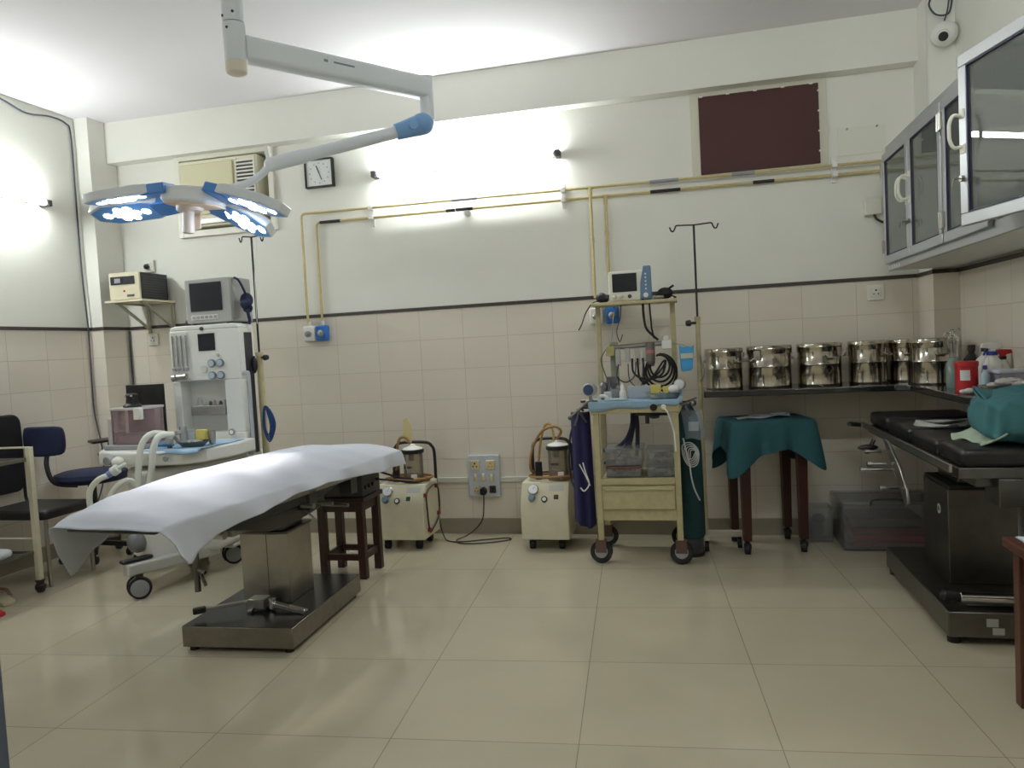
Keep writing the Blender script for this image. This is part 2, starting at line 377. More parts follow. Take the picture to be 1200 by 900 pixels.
# ------------------------------------------------------------------ yellow gas pipes
def pipe(y, zl, zr, xl, drops, label, dark, pale):
    t = thing('gas_pipe', label, 'pipe', ((xl + 1.30) / 2, YB, 1.45), 0, 'yellow gas pipes on the back wall')
    def z_(x): return zl + (zr - zl) * (x - xl) / (1.30 - xl)
    MB().tube([(xl, y, 1.46), (xl, y, z_(xl) - .03), (xl + .003, y, z_(xl) - .015), (xl + .015, y, z_(xl) - .003), (xl + .03, y, z_(xl)), (-.9, y, z_(-.9)), (.6, y, z_(.6)), (1.299, y, zr)], .0085, 10).build('main_pipe', YPIPE, t)
    for dx, dz in drops:
        MB().cyl((dx, y, z_(dx)), (dx, y, dz), .0095, n=10).cyl((dx - .02, y, z_(dx)), (dx + .02, y, z_(dx)), .011, n=10).cyl((dx, y, z_(dx) - .05), (dx, y, z_(dx) - .0), .013, n=10).cyl((dx, y, (z_(dx) + dz) / 2), (dx, y, (z_(dx) + dz) / 2 + .03), .0125, n=10).build('branch_pipe', YPIPE, t)
    for i, (x0, x1) in enumerate(dark): MB().cyl((x0, y, z_(x0)), (x1, y, z_(x1)), .0105, n=10).build('sleeve', BLACK, t)
    for i, (x0, x1) in enumerate(pale): MB().cyl((x0, y, z_(x0)), (x1, y, z_(x1)), .0105, n=10).build('sleeve', GREYP, t)
    return t, z_
g1, z1 = pipe(YB - .047, 2.2, 2.165, -2.525, [(-.555, 1.5)], 'upper yellow gas pipe along the back wall with one branch going down', [], [(-1.45, -1.28), (-.19, -.02), (.29, .42)])
g2, z2 = pipe(YB - .025, 2.135, 2.115, -2.43, [(-.465, 1.64)], 'lower yellow gas pipe with black sleeves along the back wall', [(-2.40, -2.25), (-1.50, -1.32), (-.19, -.01), (.41, .53)], [])
for x in (-2.02, -.725, .86):
    t = MB(); t.box(x - .012, x + .012, YB - .018, YB - .004, 2.075, 2.225)
    for zz in (z1(x), z2(x)): t.box(x - .014, x + .014, YB - .057, YB - .004, zz - .014, zz + .014)
    o = t.build('pipe_clamp', WHITE, bevel=.002); settle(o)
    tag(o, {-2.02: 'white pipe clamp holding both yellow pipes near the left end of the back tube light', -.725: 'white pipe clamp on both yellow pipes just left of the downward branches', .86: 'white pipe clamp on both yellow pipes below the boarded window corner'}[x], 'pipe clamp', 'white clamps on the yellow pipes')
for x, z in ((-.555, 1.82), (-.465, 1.82), (-2.525, 1.78), (-2.43, 1.78)):
    pass

# ------------------------------------------------------------------ gas outlets
def outlet(x, col, label):
    t = thing('gas_outlet', label, 'gas outlet', (x, YB, 1.335))
    MB().box(x - .042, x + .042, YB - .055, YB - .008, 1.335, 1.44).build('housing', col, t, bevel=.012, seg=3)
    MB().lathe((x, YB - .055, 1.385), [(.022, 0), (.022, .012), (.012, .018), (.008, .03)], 16, M=Matrix.Rotation(rad(90), 4, 'X')).build('valve_nozzle', STEEL, t)
    MB().cyl((x, YB - .022, 1.44), (x, YB - .022, 1.47), .012, n=12).build('inlet_collar', WHITE, t)
outlet(-2.525, WHITE, 'white gas outlet box on the tiles below the left pipe drop')
outlet(-2.43, BLUEP, 'blue gas outlet box on the tiles beside the white one, left of the room')
outlet(-.555, WHITE, 'white gas outlet box on the wall behind the cluttered trolley')
outlet(-.455, BLUEP, 'blue gas outlet box seen through the cluttered trolley frame')

# ------------------------------------------------------------------ sockets and boxes
def socket(x, z, s, label, plug=False, face=(0, -1, 0)):
    t = thing('wall_socket', label, 'socket', (x, YB, z - s / 2))
    MB().box(x - s / 2, x + s / 2, YB - .022, YB - .006, z - s / 2, z + s / 2).build('plate', IVORY, t, bevel=.004)
    MB().box(x - s * .3, x + s * .3, YB - .027, YB - .021, z - s * .3, z + s * .3).build('socket_insert', OFFW, t, bevel=.003)
    b = MB()
    for dx, dz, r in ((0, .013, .0055), (-.012, -.008, .004), (.012, -.008, .004)): b.cyl((x + dx, YB - .0265, z + dz), (x + dx, YB - .0285, z + dz), r, n=10)
    b.build('pin_hole', BLACK, t, smooth=False)
    if plug: MB().ball((x - .005, YB - .04, z - .005), (.018, .02, .02), 8).build('plug', BLACK, t)
    return t
socket(1.065, 1.425, .09, 'square white socket on the tiles above the steel drums')
socket(-3.78, 1.415, .085, 'white socket on the tiles below the instrument shelf in the left corner')
socket(-3.77, 1.945, .085, 'white socket on the plaster above the boxed instrument shelf', True)
jb = thing('junction_box', 'cream junction box with a short black cable left of the glass cabinets', 'junction box', (1.06, YB, 1.87))
MB().box(1.015, 1.105, YB - .05, YB, 1.87, 1.965).build('box', IVORY, jb, bevel=.004)
MB().tube(cr([(1.065, YB - .03, 1.875), (1.08, YB - .04, 1.84), (1.12, YB - .05, 1.815), (1.16, YB - .10, 1.80)]), .007, 8).build('cable', BLACK, jb)

# electrical board + trunking
tr = MB().box(-2.2, -1.445, YB - .03, YB - .008, .345, .378).box(-1.235, -.55, YB - .03, YB - .008, .345, .378).build('cable_trunking', mat('trunking_white', (206, 206, 194), .5), bevel=.003)
settle(tr); tag(tr, 'white cable trunking running along the tiles low on the back wall', 'trunking')
eb = thing('electrical_board', 'white switchboard of sockets low on the tiled back wall', 'switchboard', (-1.34, YB, .255))
MB().box(-1.445, -1.235, YB - .045, YB - .008, .255, .525).build('panel', mat('board_grey_white', (196, 202, 210), .4), eb, bevel=.004)
PY = YB - .045
def sq(x, z, w, h, m, nm, l=None):
    o = MB().box(x - w / 2, x + w / 2, PY - .012, PY + .002, z - h / 2, z + h / 2).build(nm, m, eb, bevel=.003)
    return o
SOCK = mat('socket_cream', (214, 200, 158), .4)
for x in (-1.395, -1.29):
    p = sq(x, .462, .06, .06, SOCK, 'large_socket')
    b = MB()
    for dx, dz, r in ((0, .012, .006), (-.012, -.008, .005), (.012, -.008, .005)): b.cyl((x + dx, PY - .0115, z := .462 + dz), (x + dx, PY - .0135, z), r, n=10)
    b.build('pin_hole', BLACK if x < -1.35 else mat('tan_hole', (190, 150, 60), .5), p, smooth=False)
for x in (-1.395, -1.34, -1.285):
    p = sq(x, .382, .024, .05, SOCK, 'switch')
    MB().box(x - .007, x + .007, PY - .017, PY - .011, .385, .402).build('rocker', WHITE, p, bevel=.002)
p = sq(-1.392, .302, .036, .045, SOCK, 'small_socket')
b = MB()
for dx, dz in ((0, .01), (-.009, -.008), (.009, -.008)): b.cyl((-1.392 + dx, PY - .0115, .302 + dz), (-1.392 + dx, PY - .0135, .302 + dz), .004, n=8)
b.build('pin_hole', BLACK, p, smooth=False)
sq(-1.34, .302, .036, .045, SOCK, 'small_socket')
p = sq(-1.283, .302, .042, .048, DGREY, 'mains_switch')
MB().box(-1.292, -1.274, PY - .018, PY - .011, .29, .315).build('rocker', BLACK, p, bevel=.003)
pg = thing('power_plug', 'black plug in the switchboard with its lead looping across the floor', 'plug and lead', (-1.34, PY - .03, .27))
MB().prism([(-1.362, .29), (-1.355, .272), (-1.325, .272), (-1.318, .29), (-1.32, .31), (-1.34, .325), (-1.36, .31)], PY - .05, PY - .0125, 'y').build('plug_body', BLACK, pg, bevel=.005)
MB().tube(cr([(-1.34, PY - .03, .275), (-1.342, PY - .035, .2), (-1.36, PY - .04, .1), (-1.43, PY - .1, .03), (-1.50, PY - .16, .006), (-1.44, PY - .24, .006), (-1.28, PY - .22, .006), (-1.16, PY - .15, .006), (-1.17, PY - .10, .006), (-1.30, PY - .14, .006), (-1.45, PY - .2, .006), (-1.55, PY - .18, .006), (-1.60, PY - .12, .03), (-1.625, PY - .1, .1), (-1.64, PY - .10, .25), (-1.65, PY - .12, .33)], 8), .0042, 6).build('lead', mat('dark_lead', (44, 30, 34), .5), pg)

# ------------------------------------------------------------------ cables on the left wall
o = MB().tube(cr([(XL + .008, 3.2, 2.93), (XL + .008, 3.7, 2.955), (XL + .008, 3.95, 2.935), (XL + .008, 4.13, 2.90), (XL + .008, 4.32, 2.93), (XL + .008, 4.45, 2.92), (XL + .01, 4.487, 2.84), (XL + .01, 4.487, 2.37), (XL + .012, 4.485, 1.9), (XL + .02, 4.49, 1.56), (XL + .022, 4.49, 1.5), (XL + .016, 4.492, 1.2), (XL + .016, 4.49, .95), (XL + .03, 4.495, .8), (XL + .05, 4.5, .62), (XL + .06, 4.46, .4), (XL + .05, 4.3, .12)], 6), .0055, 6).build('wall_cable', CABLE)
settle(o); tag(o, 'grey cable clipped along the left wall under the ceiling and down beside the pillar', 'cable')
o = MB().tube(cr([(-3.975, YB - .02, 1.49), (-3.975, YB - .022, 1.2), (-3.97, YB - .024, .9), (-3.965, YB - .03, .6)], 5), .006, 6).build('wall_cable', CABLE)
settle(o); tag(o, 'grey cable down the inner corner behind the clear canister', 'cable')

# ------------------------------------------------------------------ CCTV camera on the right pillar
cc = thing('security_camera', 'white dome security camera high in the right corner by the pillar', 'security camera', (1.36, 4.42, 2.62))
MB().cyl((1.365, 4.499, 2.745), (1.365, 4.47, 2.745), .055, n=24).build('mount_base', WHITE, cc, bevel=.004)
MB().ball((1.365, 4.455, 2.735), (.066, .058, .062), 12).build('dome', WHITE, cc)
MB().cyl((1.35, 4.43, 2.72), (1.335, 4.375, 2.695), .034, .030, n=20).build('camera_barrel', WHITE, cc, bevel=.004)
MB().cyl((1.337, 4.382, 2.698), (1.334, 4.370, 2.693), .023, n=20).build('lens', BLACK, cc, bevel=.003)
o = MB().box(1.292, 1.30, 4.5, 4.52, 1.517, 2.96).build('cable_conduit', OFFW, bevel=.002)
settle(o); tag(o, 'narrow white conduit running up the side of the right pillar', 'conduit')
o = MB().tube(cr([(1.33, 4.485, 2.96), (1.30, 4.47, 2.9), (1.33, 4.46, 2.84), (1.39, 4.46, 2.84), (1.41, 4.47, 2.93), (1.40, 4.48, 2.965)], 6), .005, 6).tube(cr([(1.40, 4.48, 2.93), (1.385, 4.47, 2.85), (1.365, 4.47, 2.79)], 6), .004, 6).build('camera_cable', CABLE)
settle(o); tag(o, 'loop of loose cable above the white security camera', 'cable')
# ------------------------------------------------------------------ glass-door wall cabinets (right wall)
CX, CZ0, CZ1, CY1, CY0 = 1.073, 1.525, 2.19, 4.49, 2.1
wc = thing('wall_cabinet', 'long aluminium wall cabinet with glass doors hung on the right wall above the counter', 'cabinet', (1.25, 3.3, CZ0))
b = MB()
b.box(CX + .02, XR, CY0, CY1, CZ0, CZ0 + .018); b.box(CX + .02, XR, CY0, CY1, CZ1 - .018, CZ1)
b.box(XR - .012, XR, CY0, CY1, CZ0 + .018, CZ1 - .018)
for y in (CY0, 2.52, 3.0, 3.5, CY1 - .015): b.box(CX + .02, XR - .012, y, y + .015, CZ0 + .018, CZ1 - .018)
b.build('carcass', mat('cabinet_board', (226, 228, 224), .5), wc, smooth=False)
b = MB()
b.box(CX, CX + .02, CY0, CY1, CZ0, CZ0 + .055); b.box(CX, CX + .02, CY0, CY1, CZ1 - .055, CZ1)
for y in (CY0, 2.515, 3.0, 3.495, CY1 - .03): b.box(CX, CX + .02, y, y + .03, CZ0 + .055, CZ1 - .055)
b.build('face_frame', ALU, wc, bevel=.002)
b = MB()
for y0, y1 in ((2.12, 2.515), (2.54, 3.0), (3.02, 3.49), (3.52, 4.46)): b.box(CX + .03, XR - .015, y0, y1, 1.83, 1.838)
b.build('glass_shelf', GLASS, wc, smooth=False)
GASK = mat('dark_blue_gasket', (22, 24, 58), .5)
def cab_door(y0, y1, hinge, hy, swing=0):
    """y0<y1; door built flat at x=CX-.018 then swung about its hinge edge"""
    z0, z1 = CZ0 + .035, CZ1 - .045; w = .042
    hx = CX - .004; piv = y0 if hinge == 'near' else y1
    M = Matrix.Translation((hx, piv, 0)) @ Matrix.Rotation(swing, 4, 'Z') @ Matrix.Translation((-hx, -piv, 0))
    def bx(b, *a, mi=0): b.box(*a, mi=mi, M=M)
    b = MB(); x0, x1 = CX - .022, CX - .002
    bx(b, x0, x1, y0, y1, z0, z0 + w); bx(b, x0, x1, y0, y1, z1 - w, z1); bx(b, x0, x1, y0, y0 + w, z0 + w, z1 - w); bx(b, x0, x1, y1 - w, y1, z0 + w, z1 - w)
    d = b.build('door', ALU, wc, bevel=.003)
    b = MB(); g = .006; a, c, e, f = y0 + w, y1 - w, z0 + w, z1 - w
    bx(b, x0 + .001, x1 - .001, a, c, e, e + g); bx(b, x0 + .001, x1 - .001, a, c, f - g, f); bx(b, x0 + .001, x1 - .001, a, a + g, e, f); bx(b, x0 + .001, x1 - .001, c - g, c, e, f)
    b.build('gasket', GASK, d, smooth=False)
    b = MB(); bx(b, CX - .014, CX - .010, a + g, c - g, e + g, f - g); b.build('glass_pane', GLASS, d, smooth=False)
    # curved pull handle and key lock on the free edge
    s = 1 if hy > (y0 + y1) / 2 else -1
    yy = hy; zc = (z0 + z1) / 2 + .03
    pts = [(x0, yy, zc - .05), (x0 - .03, yy, zc - .055), (x0 - .045, yy, zc - .03), (x0 - .047, yy, zc + .0), (x0 - .045, yy, zc + .03), (x0 - .03, yy, zc + .055), (x0, yy, zc + .05)]
    pts = [M @ Vector(p) for p in cr(pts, 5)]
    b = MB(); b.tube(pts, .0062, 10); bx(b, x0 - .004, x0, yy - .012, yy + .012, zc - .075, zc - .045); bx(b, x0 - .004, x0, yy - .012, yy + .012, zc + .045, zc + .075)
    b.build('handle', IVORY, d)
    b = MB(); p = M @ Vector((x0, yy, zc - .16)); q = M @ Vector((x0 - .012, yy, zc - .16)); b.cyl(p, q, .011, n=14)
    q2 = M @ Vector((x0 - .035, yy, zc - .16)); b.cyl(q, q2, .003, n=6)
    b.bar(q2, M @ Vector((x0 - .037, yy + .004, zc - .185)), .003, .014)
    b.build('lock', STEEL, d)
    hyy = y1 - .004 if hinge == 'far' else y0 + .004
    for zz in (z0 + .06, z1 - .12):
        b = MB()
        b.cyl(M @ Vector((x0 - .005, hyy, zz)), M @ Vector((x0 - .005, hyy, zz + .07)), .007, n=8)
        bx(b, x0 - .004, x0, hyy - .018, hyy + .018, zz + .004, zz + .066)
        b.build('hinge', STEEL, d)
cab_door(4.005, 4.475, 'far', 4.026)
cab_door(3.52, 3.998, 'near', 3.977)
cab_door(3.03, 3.50, 'far', 3.051)
cab_door(2.53, 2.975, 'near', 2.954, rad(14))
cab_door(2.11, 2.51, 'far', 2.13)
b = MB()
for i in range(5): b.box(CX - .003, CX, 4.44 - i * .045, 4.455 - i * .045, CZ0 + .008, CZ0 + .024)
b.build('vent_slot', WHITE, wc, smooth=False)
# stored packs seen dimly behind the glass
def pack(x, y, z, sx, sy, sz, m, label, cat='pack'):
    b = MB().prism(rrect(x - sx / 2, x + sx / 2, y - sy / 2, y + sy / 2, min(sx, sy) * .25), z, z + sz)
    o = b.build('linen_pack' if cat == 'pack' else cat, m, bevel=.012, seg=3); settle(o); tag(o, label, cat); return o
pack(1.29, 4.2, 1.543, .16, .28, .14, PAPER, 'pale folded pack on the floor of the farthest glass cabinet bay')
pack(1.29, 3.75, 1.543, .16, .26, .18, mat('pale_green_pack', (176, 190, 178), .8), 'pale green pack standing low behind the second glass door')
pack(1.30, 3.95, 1.838, .14, .3, .10, mat('grey_pack', (150, 150, 146), .8), 'grey pack on the glass shelf behind the first two cabinet doors')
pack(1.29, 3.25, 1.543, .15, .2, .15, mat('blue_grey_pack', (140, 156, 170), .8), 'blue grey pack low inside the third cabinet bay')
pack(1.27, 2.78, 1.838, .18, .26, .16, PAPER, 'white linen pack on the shelf behind the open glass door')
pack(1.28, 2.75, 1.543, .18, .3, .12, mat('pale_green_pack'  , (176, 190, 178)), 'pale green linen pack at the bottom of the bay with the open door')

# ------------------------------------------------------------------ black granite counter
ZT = .915
ct = thing('granite_counter', 'black granite shelf counter running round the right back corner under the drums', 'counter', (.7, 4.58, ZT - .035))
b = MB()
prof = [(.072, YB - .008), (.072, 4.36), (1.06, 4.36), (1.12, 4.30), (1.12, 3.42), (XR - .008, 3.42), (XR - .008, 4.492), (1.293, 4.492), (1.293, YB - .008)]
b.prism(prof, ZT - .035, ZT)
b.build('slab', GRAN, ct, bevel=.006, seg=3)

# ------------------------------------------------------------------ steel dressing drums
PSTEEL = mat('polished_steel', (190, 184, 172), .12, 1, var=.35, scale=9, bump=.25, stretch=(2.2, 2.2, .12))
def drum(x, y, r, h, rz, label):
    t = thing('dressing_drum', label, 'steel drum', (x, y, ZT), rz, 'steel dressing drums on the counter')
    MB().lathe((0, 0, 0), [(r * .97, 0), (r, .006), (r, .012), (r * .985, .018), (r * .985, h * .48), (r * 1.01, h * .5), (r * .985, h * .52), (r * .985, h * .82)], 48).build('body', PSTEEL, t, local=True)
    MB().lathe((0, 0, 0), [(r * 1.015, h * .80), (r * 1.03, h * .815), (r * 1.03, h * .9), (r * 1.045, h * .92), (r * 1.03, h * .94), (r * 1.02, h * .985), (r * .98, h), (r * .5, h * 1.004), (.001, h * 1.006)], 48).build('lid', PSTEEL, t, local=True)
    b = MB()
    b.box(-.02, .02, -r * 1.03 - .008, -r * 1.0, h * .68, h * .88); b.cyl((0, -r * 1.05, h * .74), (0, -r * 1.05 - .012, h * .74), .007, n=10)
    b.build('clasp', STEEL, t, local=True, bevel=.002)
    for a in (rad(65), rad(245)):
        b = MB()
        c, s = math.cos(a), math.sin(a); n = Vector((c, s, 0)); tt = Vector((-s, c, 0)); o = n * r
        b.tube([o + tt * .035 + Vector((0, 0, h * .72)), o + n * .022 + tt * .03 + Vector((0, 0, h * .66)), o + n * .022 - tt * .03 + Vector((0, 0, h * .66)), o - tt * .035 + Vector((0, 0, h * .72))], .004, 8)
        b.build('bail_handle', STEEL, t, local=True)
drum(.195, 4.575, .105, .235, rad(75), 'leftmost steel dressing drum on the counter beside the drip stand')
drum(.448, 4.58, .122, .238, rad(-35), 'second steel dressing drum from the drip stand')
drum(.72, 4.585, .119, .238, rad(50), 'third steel dressing drum from the drip stand, above the gap right of the teal table')
drum(.975, 4.59, .100, .238, rad(-100), 'fourth steel dressing drum from the drip stand, standing alone by a gap')
drum(1.185, 4.64, .096, .235, rad(20), 'steel dressing drum half hidden behind the nearest drum at the counter corner')
drum(1.243, 4.34, .112, .238, rad(28), 'nearest steel dressing drum at the counter corner with its clasp facing right')

# ------------------------------------------------------------------ things on the side counter
t = thing('instrument_jar', 'clear jar of scissors standing behind the red tub on the counter', 'jar', (1.238, 4.02, ZT))
MB().lathe((1.238, 4.02, ZT), [(.034, 0), (.036, .01), (.036, .11), (.026, .13), (.026, .145), (.023, .145), (.023, .13), (.033, .108), (.033, .012), (.001, .01)], 24).build('jar_glass', mat('green_grey_glass', (120, 140, 136), .15, coat=.5), t)
def scissors(x, y, z0, z1, lean, label):
    s = thing('scissors', label, 'scissors', (x, y, z0))
    b = MB(); a = Vector((x, y, z0)); c = Vector((x - lean, y - .0, z1)); e = Vector((x - lean * .7 + .018, y, z1 + .005))
    b.bar(a, c, .007, .004); b.bar(a, e, .007, .004)
    for q in (c, e):
        ring = [q + Vector((.014 * math.cos(k * PI / 6), 0, .014 + .016 * math.sin(k * PI / 6))) for k in range(12)]
        b.tube(ring, .003, 6, closed=True)
    b.build('blade_pair', CHROME, s)
scissors(1.245, 4.02, ZT + .012, ZT + .235, .035, 'steel scissors leaning left out of the clear jar')
scissors(1.25, 4.03, ZT + .012, ZT + .25, .012, 'upright steel scissors with rings above the clear jar')
t = thing('red_tub', 'red plastic tub with a white label on the black counter', 'tub', (1.195, 3.72, ZT))
MB().lathe((1.195, 3.72, ZT), [(.042, 0), (.045, .004), (.045, .115), (.048, .117), (.048, .135), (.044, .138), (.001, .14)], 28).build('tub_body', RED, t)
b = MB()
def arc_label(b, cx, cy, r, z0, z1, a0, a1, n=8):
    vs = []
    for i in range(n + 1):
        a = a0 + (a1 - a0) * i / n; vs += [(cx + r * math.cos(a), cy + r * math.sin(a), z0), (cx + r * math.cos(a), cy + r * math.sin(a), z1)]
    return b.add(vs, [(2 * i, 2 * i + 2, 2 * i + 3, 2 * i + 1) for i in range(n)])
arc_label(b, 1.195, 3.72, .0458, ZT + .055, ZT + .10, rad(-140), rad(-90)).build('label', PAPER, t)
o = MB()
for i, (x, y, r) in enumerate(((1.155, 3.63, .013), (1.175, 3.625, .016), (1.20, 3.62, .014), (1.22, 3.63, .012), (1.19, 3.635, .015))): o.ball((x, y, ZT + r * .8), (r * 1.5, r, r * .8), 6)
o = o.build('cotton_wad', mat('cotton_white', (226, 222, 224), .95)); settle(o); tag(o, 'white wad of cotton lying in front of the red tub', 'cotton')
def bottle(x, y, r, h, body, cap, label, kind='plain', band=None, name='bottle'):
    t = thing(name, label, 'bottle', (x, y, ZT))
    if kind == 'plain':
        MB().lathe((x, y, ZT), [(r * .95, 0), (r, .004), (r, h * .66), (r * .55, h * .76), (r * .38, h * .8), (r * .38, h * .86)], 22).build('bottle_body', body, t)
        MB().cyl((x, y, ZT + h * .85), (x, y, ZT + h), r * .48, n=18).build('cap', cap, t, bevel=.002)
    else:
        MB().lathe((x, y, ZT), [(r * .95, 0), (r, .004), (r, h * .55), (r * .5, h * .72), (r * .4, h * .75)], 22).build('bottle_body', body, t)
        MB().cyl((x, y, ZT + h * .74), (x, y, ZT + h * .82), r * .55, n=18).build('collar', cap, t, bevel=.002)
        b = MB(); b.prism([(-.045, h * .9), (-.04, h * .985), (-.01, h), (.035, h * .985), (.038, h * .9), (.012, h * .86), (.012, h * .8), (-.012, h * .8), (-.012, h * .88)], -.011, .011, 'y', M=Matrix.Translation((x, y, ZT)))
        b.build('spray_head', WHITE if band is None else band, t, bevel=.003)
        MB().bar((x - .022, y, ZT + h * .88), (x - .034, y, ZT + h * .74), .01, .006).build('trigger', cap, t)
    return t
bottle(1.325, 4.05, .036, .20, BLACK, BLACK, 'black bottle at the back of the counter beside the jar of scissors')
bottle(1.345, 3.93, .040, .20, WHITE, BLACK, 'white bottle with a black cap at the back of the counter')
bottle(1.305, 3.74, .041, .215, OFFW, mat('deep_blue_plastic', (40, 60, 150), .4), 'white spray bottle with a blue collar on the counter', 'spray')
bottle(1.385, 3.85, .030, .18, WHITE, BLACK, 'white bottle with a red and black spray head near the wall', 'spray', RED)
bottle(1.245, 3.60 + .05, .018, .12, mat('pale_blue_bottle', (180, 205, 220), .3), mat('deep_blue_plastic', (40, 60, 150)), 'small pale bottle with a blue cap right of the red tub')
t = thing('plastic_box', 'clear plastic box with a lid on the counter near the right edge', 'box', (1.345, 3.63, ZT))
MB().prism(rrect(1.275, 1.42, 3.585, 3.70, .015), ZT, ZT + .085).build('box_body', glassy('milky_plastic', (248, 248, 252), .05, .2, .35, (205, 206, 226)), t, bevel=.004)
MB().prism(rrect(1.27, 1.421, 3.58, 3.705, .015), ZT + .085, ZT + .1).build('lid', mat('lid_white_blue', (216, 220, 236), .4), t, bevel=.004)
t = thing('instrument_tray', 'steel tray heaped with white cotton on the counter behind the teal bundle', 'tray', (1.29, 3.50, ZT))
MB().lathe((0, 0, 0), [(.10, 0), (.115, .04), (.125, .042), (.125, .045), (.112, .044), (.098, .004), (.001, .004)], 32, M=Matrix.Translation((1.29, 3.50, ZT)) @ Matrix.Diagonal((1, .55, 1, 1))).build('tray_body', STEEL, t)
b = MB()
for i in range(26): a = random.uniform(0, 2 * PI); q = random.uniform(0, .085); b.ball((1.29 + q * math.cos(a), 3.50 + .5 * q * math.sin(a), ZT + .05 + random.uniform(-.01, .012)), (.024, .016, .012), 6)
o = b.build('cotton_heap', mat('cotton_white', (226, 222, 224))); settle(o); tag(o, 'heap of white cotton filling the steel tray', 'cotton'); o['kind'] = 'stuff'

# ------------------------------------------------------------------ clear crate with red packs under the counter
cr_t = thing('storage_crate', 'large clear plastic crate of red packs on the floor under the counter', 'crate', (1.02, 4.57, 0))
def open_box(b, x0, x1, y0, y1, z0, z1, w, fl=.004):
    b.box(x0, x1, y0, y1, z0, z0 + fl); b.box(x0, x0 + w, y0, y1, z0 + fl, z1); b.box(x1 - w, x1, y0, y1, z0 + fl, z1); b.box(x0 + w, x1 - w, y0, y0 + w, z0 + fl, z1); b.box(x0 + w, x1 - w, y1 - w, y1, z0 + fl, z1); return b
open_box(MB(), .79, 1.27, 4.42, 4.735, .006, .265, .004).build('crate_body', CPLAS, cr_t, smooth=False)
fr(MB(), .785, 1.275, 4.415, 4.74, .262, .275, .012) if False else None
b = MB(); b.box(.78, 1.28, 4.41, 4.425, .258, .272); b.box(.78, 1.28, 4.73, 4.745, .258, .272); b.box(.78, .795, 4.425, 4.73, .258, .272); b.box(1.265, 1.28, 4.425, 4.73, .258, .272)
b.build('rim', CPLAS, cr_t, bevel=.003)
MB().tube(cr([(.93, 4.41, .255), (.94, 4.40, .285), (1.02, 4.40, .29), (1.1, 4.40, .285), (1.11, 4.41, .255)], 5), .005, 6).build('handle', DGREY, cr_t)
for i, (x0, x1, z0, z1, lab_, m) in enumerate(((.83, 1.24, .012, .04, 'lowest dark red pack in the clear crate', 'dark_red_pack'), (.85, 1.25, .046, .082, 'bright red pack second from the bottom of the clear crate', 'bright_red_pack'), (.84, 1.22, .088, .122, 'dull red pack third from the bottom of the clear crate', 'dark_red_pack'), (.83, 1.2, .128, .175, 'maroon and grey pack on top in the clear crate', 'maroon_pack'))):
    mm = mat(m, {'dark_red_pack': (150, 34, 46), 'bright_red_pack': (205, 40, 58), 'maroon_pack': (92, 52, 62)}[m], .4)
    b = MB().prism(rrect(x0, x1, 4.45, 4.70, .02), z0, z1); o = b.build('red_pack', mm, bevel=.006); settle(o); tag(o, lab_, 'pack', 'packs in the clear crate')
# small clear box left of the crate
cb = thing('clear_bin', 'small clear plastic bin on the floor against the wall left of the crate', 'bin', (.70, 4.68, 0))
open_box(MB(), .60, .765, 4.60, 4.745, .004, .20, .003).build('bin_body', CPLAS, cb, smooth=False)
MB().ball((.68, 4.67, .06), (.05, .04, .05), 8).ball((.70, 4.68, .12), (.04, .035, .03), 8).build('contents', mat('dark_contents', (66, 66, 74), .6), cb)

# ------------------------------------------------------------------ second operating table (right)
ot = thing('operating_table', 'black padded steel operating table at the right under the counter', 'operating table', (1.16, 3.58, 0))
MB().box(.92, 1.40, 3.12, 4.05, .03, .128).build('base', DSTEEL, ot, bevel=.004)
for x, y in ((.95, 3.16), (1.37, 3.16), (.95, 4.01), (1.37, 4.01)): MB().cyl((x, y, 0), (x, y, .03), .024, n=16).build('foot', RUBBER, ot)
MB().box(1.03, 1.29, 3.46, 3.80, .128, .53).build('column', DSTEEL, ot, bevel=.003)
lab(MB().box(1.035, 1.285, 3.465, 3.795, .53, .545).build('column_cap', BLACK, ot), 'black cap plate')
o = MB().cyl((1.03, 3.58, .425), (1.0285, 3.58, .425), .022, n=24)
o.build('sticker', mat('sticker_white', (222, 226, 222), .5), ot, smooth=False); MB().cyl((1.0285, 3.58, .425), (1.0275, 3.58, .425), .011, n=20).build('sticker_mark', mat('sticker_green', (90, 140, 110), .5), ot, smooth=False)
b = MB(); b.box(1.08, 1.25, 3.5, 3.76, .545, .60); b.box(1.0, 1.34, 3.05, 4.3, .62, .66); b.box(1.06, 1.26, 3.0, 3.14, .555, .66); b.box(1.10, 1.2, 3.6, 3.8, .60, .62)
b.build('tilt_mechanism', DSTEEL, ot, bevel=.006)
MB().cyl((1.175, 3.03, .556), (1.175, 3.03, .30), .008, n=10).cyl((1.175, 3.03, .30), (1.175, 3.03, .28), .012, n=10).build('hanging_rod', STEEL, ot)
b = MB()
for x in (.905, 1.395): b.box(x - .006, x + .006, 3.0, 4.42, .685, .715)
b.build('side_rail', STEEL, ot, bevel=.002)
b = MB(); b.box(.93, 1.385, 3.0, 4.40, .66, .70)
for y in (3.1, 3.5, 3.9, 4.3): b.box(.905, .93, y - .012, y + .012, .69, .71); b.box(1.385, 1.395, y - .012, y + .012, .69, .71)
b.build('table_frame', DSTEEL, ot, bevel=.003)
MB().bar((.905, 4.40, .70), (.86, 4.5, .695), .03, .022).ball((.86, 4.5, .695), (.02, .03, .014), 8).build('rail_clamp', STEEL, ot)
for y0, y1, z in ((4.08, 4.45, .712), (3.69, 4.06, .708), (3.30, 3.67, .704), (3.0, 3.28, .71)):
    MB().prism(rrect(.945, 1.385, y0, y1, .03), z - .012, z + .055).build('pad', VINYLB, ot, bevel=.018, seg=4)
